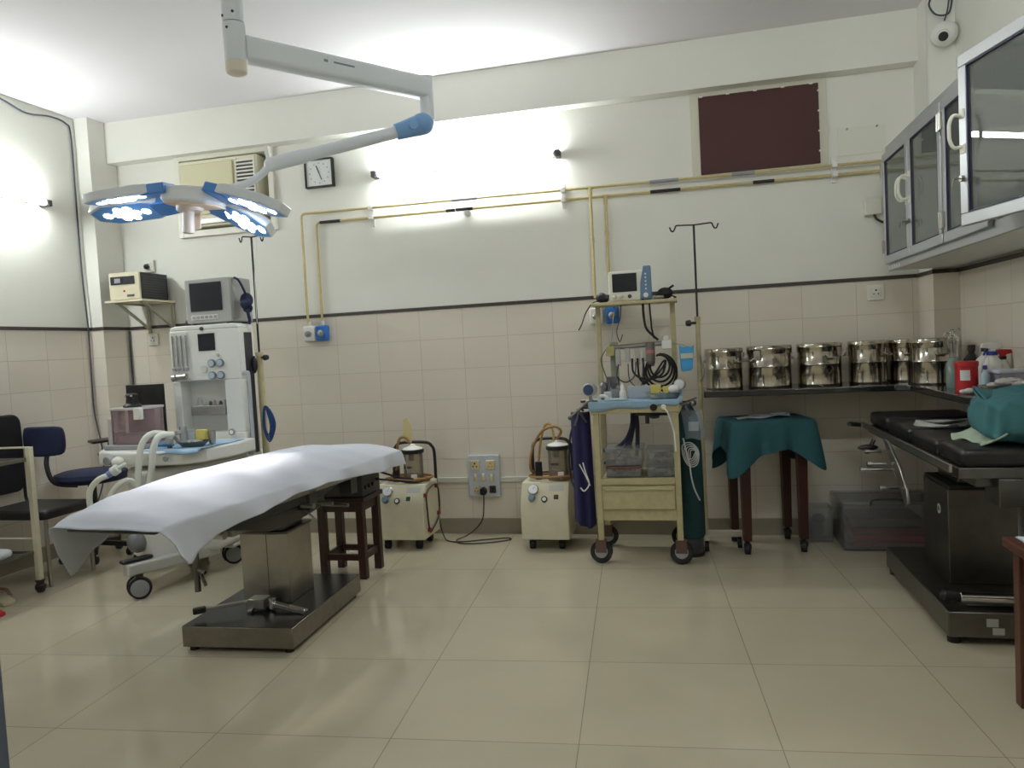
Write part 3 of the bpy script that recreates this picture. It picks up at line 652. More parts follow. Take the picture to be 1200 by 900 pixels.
b = MB(); b.prism([(3.9, .69), (3.82, .69), (3.62, .60), (3.52, .52), (3.50, .46), (3.54, .44), (3.62, .50), (3.76, .60)], .885, .897, 'x')
b.build('side_bracket', STEEL, ot, bevel=.003)
for y, z, l in ((3.93, .625, .055), (3.72, .60, .09), (3.72, .575, .12), (3.56, .52, .075)):
    b = MB(); b.cyl((.885, y, z), (.885 - l, y, z), .007, n=10); b.cyl((.885 - l, y, z), (.885 - l - .02, y, z), .011, n=10); b.build('knob', CHROME, ot)
MB().ball((.86, 4.1, .62), (.05, .02, .016), 8).cyl((.89, 4.1, .66), (.87, 4.1, .62), .01, n=8).build('crank', BLACK, ot)
b = MB(); b.cyl((.98, 3.18, .165), (1.34, 3.16, .165), .022, n=18); b.bar((1.0, 3.2, .15), (1.34, 3.2, .15), .05, .03)
b.build('foot_pedal', CHROME, ot, bevel=.003)
lab(MB().cyl((.985, 3.18, .168), (.93, 3.183, .172), .018, .022, n=16).ball((.93, 3.183, .172), (.02, .022, .022), 8).build('pedal_grip', RUBBER, ot), 'black rubber pedal grip')
MB().box(1.05, 1.09, 3.117, 3.1195, .075, .105, M=Matrix()).box(1.07, 1.11, 3.117, 3.1195, .045, .07).build('base_label', mat('base_label', (170, 172, 168), .5), ot, smooth=False)
# teal bundle, cable on the pads
tb = MB()
def bund(u, v):
    a = 2 * PI * u; ph = PI * v - PI / 2
    def sg(t, e): return math.copysign(abs(t) ** e, t)
    cx, cy = sg(math.cos(ph), .5) * sg(math.cos(a), .5), sg(math.cos(ph), .5) * sg(math.sin(a), .5)
    z = sg(math.sin(ph), .55)
    wv = 1 + .035 * math.sin(5 * a + 7 * v * PI + 1) + .03 * math.sin(11 * a - 9 * v)
    x = 1.238 + .168 * cx * wv; y = 3.225 + .165 * cy * wv
    zz = .854 + .092 * z * (1 + .08 * math.sin(9 * x * 6 + 4 * y * 5)) + (.03 * (cx > -.2) * max(0, z) * math.sin(12 * (x + y)))
    return (x, y, max(.7655, zz))
tb.grid(bund, 60, 26)
t = thing('cloth_bundle', 'teal cloth bundle lying on the black pads of the right operating table', 'cloth bundle', (1.20, 3.225, .765))
BTEAL = mat('bundle_teal_cloth', (62, 116, 122), .85, var=.08, scale=30, bump=.15)
tb.build('wrapped_pack', BTEAL, t, subd=1)
b = MB()
b.grid(lambda u, v: (1.09 + .31 * u, 3.20 + .13 * math.sin(v * PI) + .04 * math.sin(7 * u), .938 + .022 * math.sin(v * PI) + .012 * math.sin(9 * u + 5 * v) - .03 * abs(v - .5)), 24, 14)
b.build('folded_flap', BTEAL, t, solid=.01, subd=1)
b = MB(); b.grid(lambda u, v: (1.03 + .10 * u + .02 * math.sin(6 * v), 3.08 + .3 * v, .768 + .05 * u * u + .008 * math.sin(14 * v + 3 * u)), 12, 24)
lab(b.build('towel_edge', mat('pale_green_towel', (176, 190, 170), .9), t, solid=.006), 'pale green towel edge')
b = MB()
for k in range(5):
    ph = k * .7
    b.tube(cr([(1.0 + .02 * k, 3.75 + .03 * math.sin(ph), .768), (1.08, 3.66 - .02 * k, .77 + .004 * k), (1.20, 3.7 + .02 * k, .772), (1.24, 3.84, .77 + .003 * k), (1.12, 3.92 - .02 * k, .77), (1.02, 3.85, .768 + .003 * k)], 6, True), .0035, 6, closed=True)
b.tube(cr([(1.2, 3.7, .774), (1.28, 3.6, .78), (1.33, 3.5, .775), (1.36, 3.42, .79)], 6), .0035, 6)
o = b.build('coiled_cable', mat('pale_cable', (190, 192, 184), .5)); settle(o); tag(o, 'coiled pale cable lying on the pads of the right operating table', 'cable')

# ------------------------------------------------------------------ teal-covered wooden side table
RZ = rad(11)
sd = thing('side_table', 'small wooden table on castors under a teal cloth', 'table', (.40, 4.50, 0), RZ)
MB().box(-.19, .19, -.17, .17, .715, .74).build('tabletop', WOODD, sd, bevel=.004, local=True)
b = MB(); b.box(-.165, .165, -.15, -.13, .64, .715); b.box(-.165, .165, .13, .15, .64, .715); b.box(-.165, -.145, -.13, .13, .64, .715); b.box(.145, .165, -.13, .13, .64, .715)
b.build('apron', WOODD, sd, local=True, bevel=.002)
for sx in (-1, 1):
    for sy in (-1, 1):
        x, y = sx * .155, sy * .14
        l = MB(); l.add([(x-.028,y-.026,.715),(x+.028,y-.026,.715),(x+.028,y+.026,.715),(x-.028,y+.026,.715),(x-.022,y-.02,.075),(x+.022,y-.02,.075),(x+.022,y+.02,.075),(x-.022,y+.02,.075)], [(0,1,2,3),(7,6,5,4),(0,4,5,1),(1,5,6,2),(2,6,7,3),(3,7,4,0)])
        lg = l.build('leg', WOODR if False else mat('side_table_wood', (62, 30, 24), .4, var=.2, scale=12, stretch=(1, 1, .15)), sd, local=True, bevel=.003)
        MB().cyl((x, y, .08), (x, y, .055), .012, n=10).cyl((x - .014, y + .006, .03), (x + .014, y - .006, .03), .03, n=20).box(x - .017, x + .017, y - .02, y + .02, .035, .06).build('castor', RUBBER, sd, local=True, bevel=.002)
def drape(hw, hd, z, drop, corner, seed, nu=64, nv=9, r=.02):
    """cloth over a rectangular top: flat middle plus a skirt that deepens at the corners"""
    rnd = random.Random(seed); P = []
    pts = rrect(-hw, hw, -hd, hd, .03, 6)
    per = []
    m = len(pts)
    for i in range(m):
        a = Vector(pts[i]); c = Vector(pts[(i + 1) % m]); k = max(1, int((c - a).length / .02))
        for j in range(k): per.append(a.lerp(c, j / k))
    n = len(per); vs = []; fs = []
    vs.append((0, 0, z + .001)); rows = nv + 2
    for i, p in enumerate(per):
        ang = math.atan2(p.y / hd, p.x / hw); cf = max(0, abs(math.sin(2 * ang))) ** 5
        L = drop(ang) + corner * cf; nrm = Vector((p.x / hw ** 2, p.y / hd ** 2)).normalized()
        wv = .010 * math.sin(9 * ang + seed) + .006 * math.sin(17 * ang + 2 * seed)
        vs.append((p.x * .93, p.y * .93, z))
        for k in range(nv + 1):
            t = k / nv; out = .006 + (.018 + wv * 1.6 + .035 * cf) * t ** .8
            vs.append((p.x + nrm.x * out, p.y + nrm.y * out, z - .004 - L * t if k else z))
    for i in range(n):
        j = (i + 1) % n; fs.append((0, 1 + i * rows, 1 + j * rows))
        for k in range(rows - 1): fs.append((1 + i * rows + k, 1 + i * rows + k + 1, 1 + j * rows + k + 1, 1 + j * rows + k))
    return MB().add(vs, fs)
tc = thing('table_cloth', 'teal cloth draped over the small wooden table with hanging corners', 'cloth', (.40, 4.50, .74), RZ)
d = drape(.225, .185, .745, lambda a: .155 + .02 * math.sin(3 * a + 1), .14, 3)
d.v = [(x, y, z - .74) for x, y, z in d.v]
d.build('cloth', TEAL, tc, local=True, solid=.003, subd=1)
for i, (dx, dy, a, w, h) in enumerate(((-.06, -.05, .2, .20, .10), (.03, .0, -.1, .22, .12), (.10, .04, .5, .12, .09))):
    b = MB(); b.grid(lambda u, v: (w * (u - .5), h * (v - .5), .004 + .006 * math.sin(5 * u + 3 * v + i) ** 2), 10, 8)
    M_ = Matrix.Translation((.40 + dx, 4.50 + dy, .747 + .006 * i)) @ Matrix.Rotation(a, 4, 'Z'); b.v = [tuple(M_ @ Vector(v)) for v in b.v]
    o = b.build('paper_sheet', mat(('paper_grey', 'paper_blue', 'paper_pale')[i], ((196, 200, 204), (176, 192, 204), (212, 214, 216))[i], .7), solid=.001); settle(o)
    tag(o, ('crumpled grey paper sheet at the left on the teal cloth', 'pale bluish paper sheet in the middle of the teal cloth', 'small pale paper sheet at the right on the teal cloth')[i], 'paper')

# ------------------------------------------------------------------ red brown wooden stool, right edge
ws = thing('wooden_stool', 'red brown wooden stool cut by the right edge of the picture', 'stool', (1.17, 2.47, 0))
MB().box(.95, 1.39, 2.27, 2.68, .505, .535).build('seat', WOODR, ws, bevel=.005)
b = MB(); b.box(.985, 1.36, 2.625, 2.645, .41, .505); b.box(.985, 1.36, 2.30, 2.32, .41, .505); b.box(.985, 1.005, 2.32, 2.625, .41, .505); b.box(1.34, 1.36, 2.32, 2.625, .41, .505)
b.build('apron', WOODR, ws, bevel=.003)
for x in (.995, 1.35):
    for y in (2.31, 2.635): MB().box(x - .022, x + .022, y - .022, y + .022, 0, .505).build('leg', WOODR, ws, bevel=.003)
o = MB().box(.985, 1.36, 2.29, 2.665, .535, .538).build('paper_sheet', mat('paper_bluewhite', (206, 216, 226), .7), smooth=False); settle(o); tag(o, 'bluish white paper covering the wooden stool at the right edge', 'paper')
# ------------------------------------------------------------------ suction machines
def suction(x0, x1, yf, yb, label, sw, side_cord, jar_x, hose, feet):
    t = thing('suction_machine', label, 'suction machine', ((x0 + x1) / 2, (yf + yb) / 2, 0))
    zb, zk, zt = .065, .27, .40
    # body: box with a sloping control face
    pr = [(yf, zb), (yf, zk), (yf + .07, zt), (yb, zt), (yb, zb)]
    MB().prism(pr, x0, x1, 'x').build('body', CREAM, t, bevel=.006, seg=3)
    n = Vector((0, -.13, .07)).normalized(); up = Vector((0, .07, .13)).normalized()
    def on(x, s, d=.001): return Vector((x, yf, zk)) + up * s + n * d
    # sloping panel furniture
    MB().cyl(on(x0 + .075, .10), on(x0 + .075, .10, .014), .033, n=28).build('vacuum_gauge', STEEL, t, bevel=.003)
    MB().cyl(on(x0 + .075, .10, .0135), on(x0 + .075, .10, .0155), .028, n=28).build('gauge_face', PAPER, t, smooth=False)
    MB().bar(on(x0 + .075, .10, .0165), on(x0 + .086, .118, .0165), .0025, .001).build('gauge_needle', BLACK, t, smooth=False)
    MB().cyl(on(x0 + .07, .045), on(x0 + .07, .045, .032), .022, .018, n=20).build('regulator_knob', mat('blue_grey_knob', (120, 140, 156), .35), t, bevel=.003)
    MB().cyl(on(x0 + .145, .04), on(x0 + .145, .04, .008), .019, n=20).build('port_ring', BLACK, t)
    MB().cyl(on(x0 + .145, .04, .0075), on(x0 + .145, .04, .010), .012, n=18).build('port', OFFW, t)
    MB().box(-.014, .014, -.001, .008, -.014, .014, M=Matrix.Translation(on(x0 + .215, .055, .001)) @ Matrix.Rotation(math.atan2(-.07, .13), 4, 'X')).build('power_switch', sw, t, bevel=.002)
    MB().box(-.045, .045, 0, .002, -.018, .018, M=Matrix.Translation(on(x1 - .075, .11, .001)) @ Matrix.Rotation(math.atan2(-.07, .13), 4, 'X')).build('rating_label', mat('label_grey', (190, 190, 180), .5), t, smooth=False)
    if feet: pass
    # castors
    for x in (x0 + .055, x1 - .055):
        for y in (yf + .05, yb - .05):
            MB().cyl((x, y, .067), (x, y, .045), .01, n=10).cyl((x - .016, y, .026), (x + .016, y, .026), .026, n=20).box(x - .019, x + .019, y - .016, y + .016, .03, .052).build('castor', RUBBER, t, bevel=.002)
    # tubular push handle
    yh = yb - .03
    MB().tube(cr([(x0 + .03, yh + .032, .12), (x0 + .03, yh + .032, .40), (x0 + .03, yh + .032, .56), (x0 + .045, yh + .032, .61), (x0 + .09, yh + .032, .635), (x1 - .07, yh + .032, .635), (x1 - .025, yh + .032, .61), (x1 - .01, yh + .032, .56), (x1 - .01, yh + .032, .40), (x1 - .01, yh + .032, .12)], 6), .010, 10).build('push_handle', BLACK, t)
    # jar with lid
    jx, jy, jr = jar_x, (yf + yb) / 2 + .02, .062
    MB().lathe((jx, jy, zt), [(jr, 0), (jr, .19), (jr - .004, .19), (jr - .004, .004), (.001, .004)], 32, caps=False).build('jar', JARPL, t)
    MB().cyl((jx, jy, zt + .002), (jx, jy, zt + .02), jr + .006, n=32).build('jar_base', mat('jar_base_grey', (140, 134, 120), .5), t, bevel=.003)
    MB().lathe((jx, jy, zt + .185), [(jr + .008, 0), (jr + .01, .01), (jr + .01, .022), (jr + .004, .026)], 32).build('lid_ring', BLACK, t)
    l = MB().lathe((jx, jy, zt + .21), [(jr + .004, 0), (jr - .004, .008), (.02, .02), (.014, .032), (.001, .033)], 32).build('lid', WHITE, t)
    MB().cyl((jx - .01, jy, zt + .18), (jx - .01, jy, zt + .135), .02, .016, n=18).build('float_valve', mat('float_brown', (70, 50, 44), .5), t)
    MB().box(jx + .005, jx + .04, jy - jr - .004, jy - jr + .012, zt + .012, zt + .055).build('scale_label', PAPER, t, bevel=.002)
    MB().box(jx - .035, jx + .01, jy - jr - .002, jy - jr + .01, zt + .095, zt + .108).build('jar_mark', DGREY, t, smooth=False)
    MB().box(x0 + .07, x0 + .11, jy - .01, jy + .02, zt, zt + .11).build('bracket', BLACK, t, bevel=.004)
    lp = []
    # hose: loops round the jar base then climbs to the lid
    for k in range(15):
        a = rad(-60 + 40 * k); q = .105 + .004 * k * .5
        lp.append((jx - .035 + 1.25 * q * math.cos(a), jy - .005 + .72 * q * math.sin(a), zt + .014 + .0016 * k))
    MB().tube(cr(lp + hose(jx, jy, zt), 6), .0085, 8).build('suction_hose', AMBER, t)
    if side_cord:
        q = x1 + .012
        MB().tube(cr([(q, yf + .03, .34), (q, yf + .06, .12), (q, yf + .12, .11), (q, yb - .03, .18), (q, yb - .04, .36), (q, yf + .10, .37), (q, yf + .03, .34)], 6), .005, 6).build('wound_cord', mat('dark_lead', (44, 30, 34)), t)
        for yy, zz in ((yf + .03, .34), (yf + .07, .115), (yb - .03, .18), (yb - .05, .36)):
            MB().box(x1 - .002, x1 + .018, yy - .012, yy + .012, zz - .012, zz + .012).build('cord_hook', mat('cord_hook_red', (130, 48, 44), .5), t, bevel=.003)
    return t
GSW = mat('green_switch', (20, 70, 44), .4); BSW = mat('brown_switch', (84, 48, 36), .4)
suction(-1.945, -1.625, 4.33, 4.62, 'cream suction machine with a wound side cord, nearer the operating table stool', GSW, True, -1.735,
        lambda jx, jy, zt: [(jx - .10, jy - .02, zt + .10), (jx - .10, jy - .01, zt + .2), (jx - .085, jy, zt + .275), (jx - .04, jy, zt + .285), (jx - .01, jy, zt + .235)], 1)
lab(MB().prism([(-1.80, .665), (-1.795, .80), (-1.765, .815), (-1.74, .76), (-1.735, .69), (-1.75, .64)], 4.51, 4.518, 'y').build('rubber_glove', mat('glove_cream', (214, 200, 150), .6), bpy.data.objects['suction_machine'], bevel=.003), 'cream rubber tubing end')
suction(-1.02, -.73, 4.36, 4.65, 'cream suction machine standing between the switchboard and the trolley', BSW, False, -.805,
        lambda jx, jy, zt: [(jx - .17, jy - .03, zt + .08), (jx - .155, jy - .02, zt + .19), (jx - .10, jy, zt + .29), (jx - .02, jy, zt + .325), (jx + .025, jy, zt + .30), (jx + .01, jy, zt + .262), (jx - .015, jy, zt + .235)], 2)
s2 = bpy.data.objects['suction_machine.001']
MB().tube(cr([(-.95, 4.60, .43), (-.925, 4.58, .60), (-.89, 4.57, .72), (-.855, 4.57, .735), (-.835, 4.56, .69), (-.83, 4.54, .64)], 6), .0075, 8).build('suction_hose', mat('yellow_rubber_hose', (180, 140, 70), .45), s2)

# ------------------------------------------------------------------ instrument trolley (centre right)
tx0, tx1, ty0, ty1 = -.53, -.07, 4.13, 4.50
tt = thing('instrument_trolley', 'cream metal trolley with a drawer, large wheels and a tall frame holding a monitor', 'trolley', (-.3, 4.31, 0))
for x in (tx0 + .015, tx1 - .015):
    for y in (ty0 + .015, ty1 - .015): MB().box(x - .016, x + .016, y - .013, y + .013, .125, .84).build('leg', OLDCREAM, tt, bevel=.002)
MB().box(tx0 - .01, tx1 + .01, ty0 - .01, ty1 + .01, .83, .885).build('top_frame', OLDCREAM, tt, bevel=.004)
b = MB(); b.box(tx0 + .03, tx1 - .03, ty0 + .003, ty1 - .003, .448, .466); b.box(tx0 + .03, tx1 - .03, ty0 + .0, ty0 + .006, .436, .472)
b.build('shelf', OLDCREAM, tt, bevel=.002)
MB().box(tx0 + .03, tx1 - .03, ty0 + .01, ty1 - .005, .235, .435).build('drawer_case', OLDCREAM, tt, bevel=.002)
dr = MB().box(tx0 + .034, tx1 - .034, ty0 - .006, ty0 + .012, .30, .425).build('drawer', OLDCREAM, tt, bevel=.004)
MB().box(tx0 + .05, tx1 - .05, ty0 - .014, ty0 - .004, .405, .417).build('pull_lip', mat('lip_darker_cream', (180, 172, 136), .5), dr, bevel=.002)  # lip in a slightly darker cream than the drawer
for x, y in ((tx0 + .012, ty0 + .01), (tx1 - .012, ty0 + .01), (tx0 + .012, ty1 - .01), (tx1 - .012, ty1 - .01)):
    w = MB().lathe((x, y, .062), [(.030, -.016), (.058, -.016), (.062, -.01), (.062, .01), (.058, .016), (.030, .016)], 32, M=Matrix.Rotation(rad(78), 4, 'X') ).build('wheel', RUBBER, tt)
    MB().lathe((x, y, .062), [(.012, -.020), (.034, -.018), (.040, -.012), (.040, .012), (.034, .018), (.012, .020)], 24, M=Matrix.Rotation(rad(78), 4, 'X')).build('hub', GREYP, w)
    MB().box(x - .03, x + .03, y - .024, y - .020, .06, .125).box(x - .03, x + .03, y + .020, y + .024, .06, .125).box(x - .03, x + .03, y - .024, y + .024, .118, .128).build('fork', mat('rusty_fork', (96, 72, 60), .6), tt, bevel=.002)
for x in (-.512, -.082): MB().box(x - .014, x + .014, 4.44, 4.468, .885, 1.44).build('upright', OLDCREAM, tt, bevel=.002)
MB().box(-.535, -.055, 4.33, 4.56, 1.43, 1.448).build('top_shelf', OLDCREAM, tt, bevel=.003)
MB().box(-.452, -.405, 4.45, 4.465, .885, 1.22).build('flow_meter_bracket', mat('bracket_green_grey', (150, 152, 132), .5), tt, bevel=.002)
MB().cyl((-.46, 4.43, 1.185), (-.11, 4.43, 1.20), .014, n=16).build('gas_manifold', STEEL, tt)
b = MB()
for i, x in enumerate((-.40, -.345, -.29, -.245)): b.box(x - .016, x + .012, 4.40, 4.43, 1.08 + .02 * (i % 2), 1.18)
b.build('yoke_block', mat('block_grey', (176, 178, 172), .45), tt, bevel=.004)
MB().box(-.47, -.42, 4.40, 4.43, 1.14, 1.20).build('yellow_tag_block', mat('yellow_grey_block', (176, 168, 110), .5), tt, bevel=.003)
MB().cyl((-.215, 4.40, 1.10), (-.215, 4.40, 1.21), .026, n=20).cyl((-.215, 4.40, 1.07), (-.215, 4.40, 1.10), .018, .026, n=20).build('regulator', mat('regulator_grey', (126, 118, 116), .35, .6), tt, bevel=.003)
lab(MB().cyl((-.215, 4.40, 1.145), (-.215, 4.40, 1.165), .0268, n=20).build('regulator_band', mat('pink_band', (186, 120, 116), .5), tt), 'pinkish band')
MB().box(-.15, -.095, 4.40, 4.44, 1.165, 1.215).box(-.14, -.11, 4.41, 4.44, 1.215, 1.24).build('white_connector', WHITE, tt, bevel=.004)
# black hoses hanging in coils from the manifold
def hose_coil(pts, r, m, nm='hose'): return MB().tube(cr(pts, 7), r, 8).build(nm, m, tt)
hose_coil([(-.24, 4.42, 1.52), (-.245, 4.38, 1.42), (-.235, 4.37, 1.30), (-.20, 4.38, 1.25), (-.17, 4.40, 1.22)], .007, RUBBER)
hose_coil([(-.21, 4.42, 1.43), (-.205, 4.38, 1.36), (-.20, 4.38, 1.28), (-.19, 4.4, 1.23)], .005, RUBBER)
for k in range(4):
    dx = .012 * k
    q = (.055, .068, .081, .092)[k]; cx_, cz_ = -.165, 1.07 - .012 * k
    hose_coil([(cx_ + q * math.cos(rad(a_)), 4.375 + .012 * k, cz_ + 1.15 * q * math.sin(rad(a_))) for a_ in range(110 - 10 * k, -215, -25)], .0062, RUBBER)
for k in range(3):
    hose_coil([(-.32 + .03 * k, 4.395, 1.12), (-.315 + .03 * k, 4.385, 1.04 - .02 * k), (-.26, 4.38, 1.0 - .015 * k), (-.20, 4.38, 1.0 + .01 * k), (-.15, 4.385, 1.03 + .03 * k), (-.13, 4.39, 1.10)], .006, RUBBER)
hose_coil([(-.40, 4.395, 1.09), (-.41, 4.385, 1.02), (-.36, 4.38, .985), (-.31, 4.38, 1.02), (-.30, 4.39, 1.10)], .0035, DGREY, 'thin_lead')
hose_coil([(-.345, 4.395, 1.09), (-.34, 4.385, 1.0), (-.30, 4.38, .955), (-.27, 4.38, .97), (-.26, 4.39, 1.10)], .003, DGREY, 'thin_lead')
hose_coil([(-.47, 4.41, 1.18), (-.50, 4.40, 1.12), (-.48, 4.39, 1.04), (-.46, 4.40, .98)], .003, DGREY, 'thin_lead')
hose_coil([(-.37, 4.40, 1.44), (-.375, 4.37, 1.36), (-.40, 4.38, 1.28), (-.385, 4.38, 1.22), (-.37, 4.40, 1.26)], .003, DGREY, 'thin_lead')
hose_coil([(-.40, 4.40, 1.44), (-.42, 4.37, 1.33), (-.43, 4.38, 1.24), (-.45, 4.40, 1.20)], .003, GREYP, 'thin_lead')
# underneath: navy hoses on the left
for k, (dz, dd) in enumerate(((.0, 0), (.07, .01), (.15, .02))):
    MB().tube(cr([(-.33 + dd, 4.36, .83), (-.335, 4.34, .74 - dz * .3), (-.37, 4.32, .66 - dz * .55), (-.43, 4.31, .615 - dz), (-.50, 4.32, .60 - dz)], 7), .012, 10).build('navy_hose', mat('navy_hose', (30, 34, 66), .4), tt)
MB().tube(cr([(-.31, 4.36, .83), (-.305, 4.35, .72), (-.31, 4.34, .60), (-.315, 4.33, .56)], 5), .013, 10).build('navy_hose', mat('navy_hose', (30, 34, 66)), tt)
b = MB(); b.cyl((-.30, 4.2, .815), (-.12, 4.22, .81), .008, n=8); b.ball((-.2, 4.2, .80), (.03, .015, .012), 8); b.cyl((-.24, 4.22, .81), (-.24, 4.22, .76), .012, n=10)
b.build('under_tap', DGREY, tt)
b = MB(); b.cyl((-.198, ty0 - .01, .858), (-.198, ty0 - .024, .858), .019, n=20); b.cyl((-.145, ty0 - .01, .860), (-.145, ty0 - .03, .860), .014, n=18, mi=1)
b.build('front_port', [BLACK, WHITE], tt, bevel=.002)
MB().tube(cr([(-.145, ty0 - .03, .86), (-.12, ty0 - .04, .82), (-.095, ty0 - .03, .72), (-.09, ty0 - .02, .62)], 6), .0045, 8).build('white_lead', WHITE, tt)
# left cluster of clamps and breathing parts on the top frame
b = MB(); b.cyl((-.60, 4.18, .90), (-.50, 4.18, .90), .009, n=10); b.cyl((-.56, 4.16, .895), (-.65, 4.12, .82), .008, n=10); b.ball((-.655, 4.12, .815), .013, 8); b.cyl((-.62, 4.16, .86), (-.57, 4.17, .78), .006, n=8)
b.ball((-.55, 4.17, .885), (.03, .02, .025), 8); b.bar((-.60, 4.13, .86), (-.63, 4.12, .77), .012, .008)
b.build('side_clamp', DSTEEL, tt, bevel=.001)
b = MB(); b.cyl((.0, 4.16, .87), (-.06, 4.16, .865), .008, n=10); b.ball((.01, 4.15, .872), .018, 8); b.bar((-.03, 4.15, .88), (.03, 4.14, .90), .01, .008); b.cyl((-.03, 4.15, .86), (-.01, 4.14, .80), .007, n=8)
b.build('side_clamp', DSTEEL, tt, bevel=.001)
GF = mat('gauge_rim', (190, 190, 186), .3, .5)
g = MB().cyl((-.535, 4.17, .965), (-.545, 4.12, .965), .036, n=28).build('pressure_gauge', GF, tt, bevel=.004)
MB().cyl((-.5452, 4.119, .965), (-.5458, 4.116, .965), .029, n=28).build('dial', mat('dial_blue', (60, 78, 108), .3), g, smooth=False)
MB().cyl((-.54, 4.15, .93), (-.54, 4.16, .885), .009, n=10).build('gauge_stem', STEEL, tt)
g = MB().cyl((-.055, 4.34, .965), (-.06, 4.30, .965), .032, n=28).build('pressure_gauge', GF, tt, bevel=.004)
MB().cyl((-.0602, 4.299, .965), (-.0606, 4.296, .965), .026, n=28).build('dial', PAPER, g, smooth=False)
MB().cyl((-.058, 4.32, .935), (-.06, 4.30, .86), .008, n=10).build('gauge_stem', STEEL, tt)

# things on and hanging from the trolley
dp = MB()
def drp(u, v):
    x = tx0 - .02 + (tx1 - tx0 + .045) * u; y = ty0 - .018 + (ty1 - ty0 - .02) * v
    z = .892 + .004 * math.sin(9 * u + 4 * v) * math.cos(6 * v)
    if v < .06: y = ty0 - .016; z = .893 - (.06 - v) / .06 * (.025 + .02 * (1 - u) + .006 * math.sin(14 * u))
    if u > .97: z += .022
    return (x, y, z)
dp.grid(drp, 40, 34)
o = dp.build('drape_sheet', LBLUE, solid=.003); settle(o); tag(o, 'pale blue drape lining the top of the cream trolley', 'drape')
tm = thing('patient_monitor', 'cream patient monitor with a blue side panel on top of the trolley frame', 'monitor', (-.32, 4.45, 1.448))
MB().box(-.437, -.215, 4.40, 4.54, 1.452, 1.625).build('housing', IVORY, tm, bevel=.008, seg=3)
MB().box(-.415, -.275, 4.395, 4.402, 1.505, 1.61).build('screen', SCREEN, tm, bevel=.002)
MB().prism([(-.258, 1.455), (-.255, 1.55), (-.235, 1.645), (-.195, 1.645), (-.192, 1.455)], 4.385, 4.46, 'y').build('side_panel', mat('slate_blue_plastic', (98, 128, 160), .4), tm, bevel=.004)
b = MB()
for k in range(5): b.cyl((-.224, 4.386, 1.515 + .021 * k), (-.224, 4.381, 1.515 + .021 * k), .005, n=12)
b.build('button', WHITE, tm)
MB().cyl((-.225, 4.386, 1.478), (-.225, 4.37, 1.478), .014, n=20).build('dial_knob', WHITE, tm, bevel=.002)
MB().cyl((-.318, 4.40, 1.478), (-.318, 4.393, 1.478), .011, n=18).build('port', DGREY, tm)
b = MB()
for x in (-.405, -.365): b.cyl((x, 4.40, 1.478), (x, 4.37, 1.47), .013, .010, n=14)
b.build('sensor_plug', mat('plug_cream', (206, 204, 186), .45), tm)
for k in range(2): MB().box(-.42 + .19 * k, -.40 + .19 * k, 4.41, 4.53, 1.448, 1.453).build('foot', BLACK, tm)
bl = MB(); bl.ball((-.482, 4.42, 1.480), (.034, .03, .03), 8).ball((-.468, 4.45, 1.473), (.025, .03, .022), 8).tube(cr([(-.49, 4.40, 1.46), (-.53, 4.38, 1.452), (-.57, 4.37, 1.40), (-.60, 4.37, 1.33), (-.62, 4.38, 1.30)], 6), .0035, 6)
o = bl.build('pressure_cuff', BLACK); settle(o); tag(o, 'black cuff with its lead dangling left of the trolley monitor', 'cuff')
bl = MB(); bl.ball((-.12, 4.44, 1.484), (.045, .035, .034), 8).ball((-.145, 4.43, 1.472), (.03, .03, .022), 8).bar((-.11, 4.43, 1.50), (-.07, 4.42, 1.525), .006, .012).tube(cr([(-.09, 4.42, 1.47), (-.06, 4.40, 1.456), (-.07, 4.45, 1.455)], 5), .004, 6)
o = bl.build('face_mask', RUBBER); settle(o); tag(o, 'black rubber face mask right of the trolley monitor', 'mask')
o = MB(); o.tube(cr([(-.19, 4.38, 1.452), (-.17, 4.37, 1.46), (-.145, 4.37, 1.455), (-.13, 4.36, 1.462)], 4), .008, 8).ball((-.155, 4.365, 1.46), (.03, .012, .01), 8)
o = o.build('steel_airway', STEEL); settle(o); tag(o, 'bright metal airway piece at the front of the top shelf beside the monitor', 'airway')
bp = thing('blue_pouch', 'bright blue pouch with a taped strip hanging right of the trolley frame', 'pouch', (-.015, 4.40, 1.195))
b = MB(); b.prism([(-.048, 1.04), (-.055, 1.185), (-.035, 1.17), (-.01, 1.175), (.015, 1.17), (.028, 1.18), (.018, 1.05), (.01, 1.037), (-.04, 1.032)], 4.385, 4.41, 'y').build('pouch_body', mat('sky_blue_plastic', (70, 160, 220), .4), bp, bevel=.006, seg=3)
MB().box(-.047, .021, 4.3815, 4.385, 1.105, 1.135).build('tape_strip', mat('tape_beige', (196, 196, 176), .6), bp, smooth=False)
MB().bar((-.082, 4.44, 1.195), (-.02, 4.40, 1.18), .008, .004).build('hook', STEEL, bp)
# tray, boxes, bottles on the blue drape
kt = thing('kidney_tray', 'steel kidney tray with small packs at the right on the blue drape', 'tray', (-.145, 4.24, .897))
MB().lathe((0, 0, 0), [(.07, 0), (.085, .03), (.092, .032), (.083, .03), (.068, .004), (.001, .004)], 28, M=Matrix.Translation((-.145, 4.24, .897)) @ Matrix.Diagonal((1.1, .7, 1, 1))).build('tray_body', STEEL, kt)
def small(name, b, m, label, cat, **k):
    o = b.build(name, m, **k); settle(o); return tag(o, label, cat)
small('yellow_box', MB().box(-.215, -.16, 4.23, 4.27, .902, .972), YEL, 'taller pale yellow carton standing in the kidney tray', 'carton', bevel=.003)
small('yellow_box', MB().box(-.15, -.115, 4.245, 4.28, .902, .96), YEL, 'shorter pale yellow carton beside the taller one in the kidney tray', 'carton', bevel=.003)
small('vial_pack', MB().box(-.215, -.13, 4.19, 4.215, .902, .925).cyl((-.17, 4.2, .925), (-.16, 4.2, .935), .008, n=8), mat('vial_pack_grey', (150, 150, 140), .4), 'grey pack of vials at the front of the kidney tray', 'pack', bevel=.003)
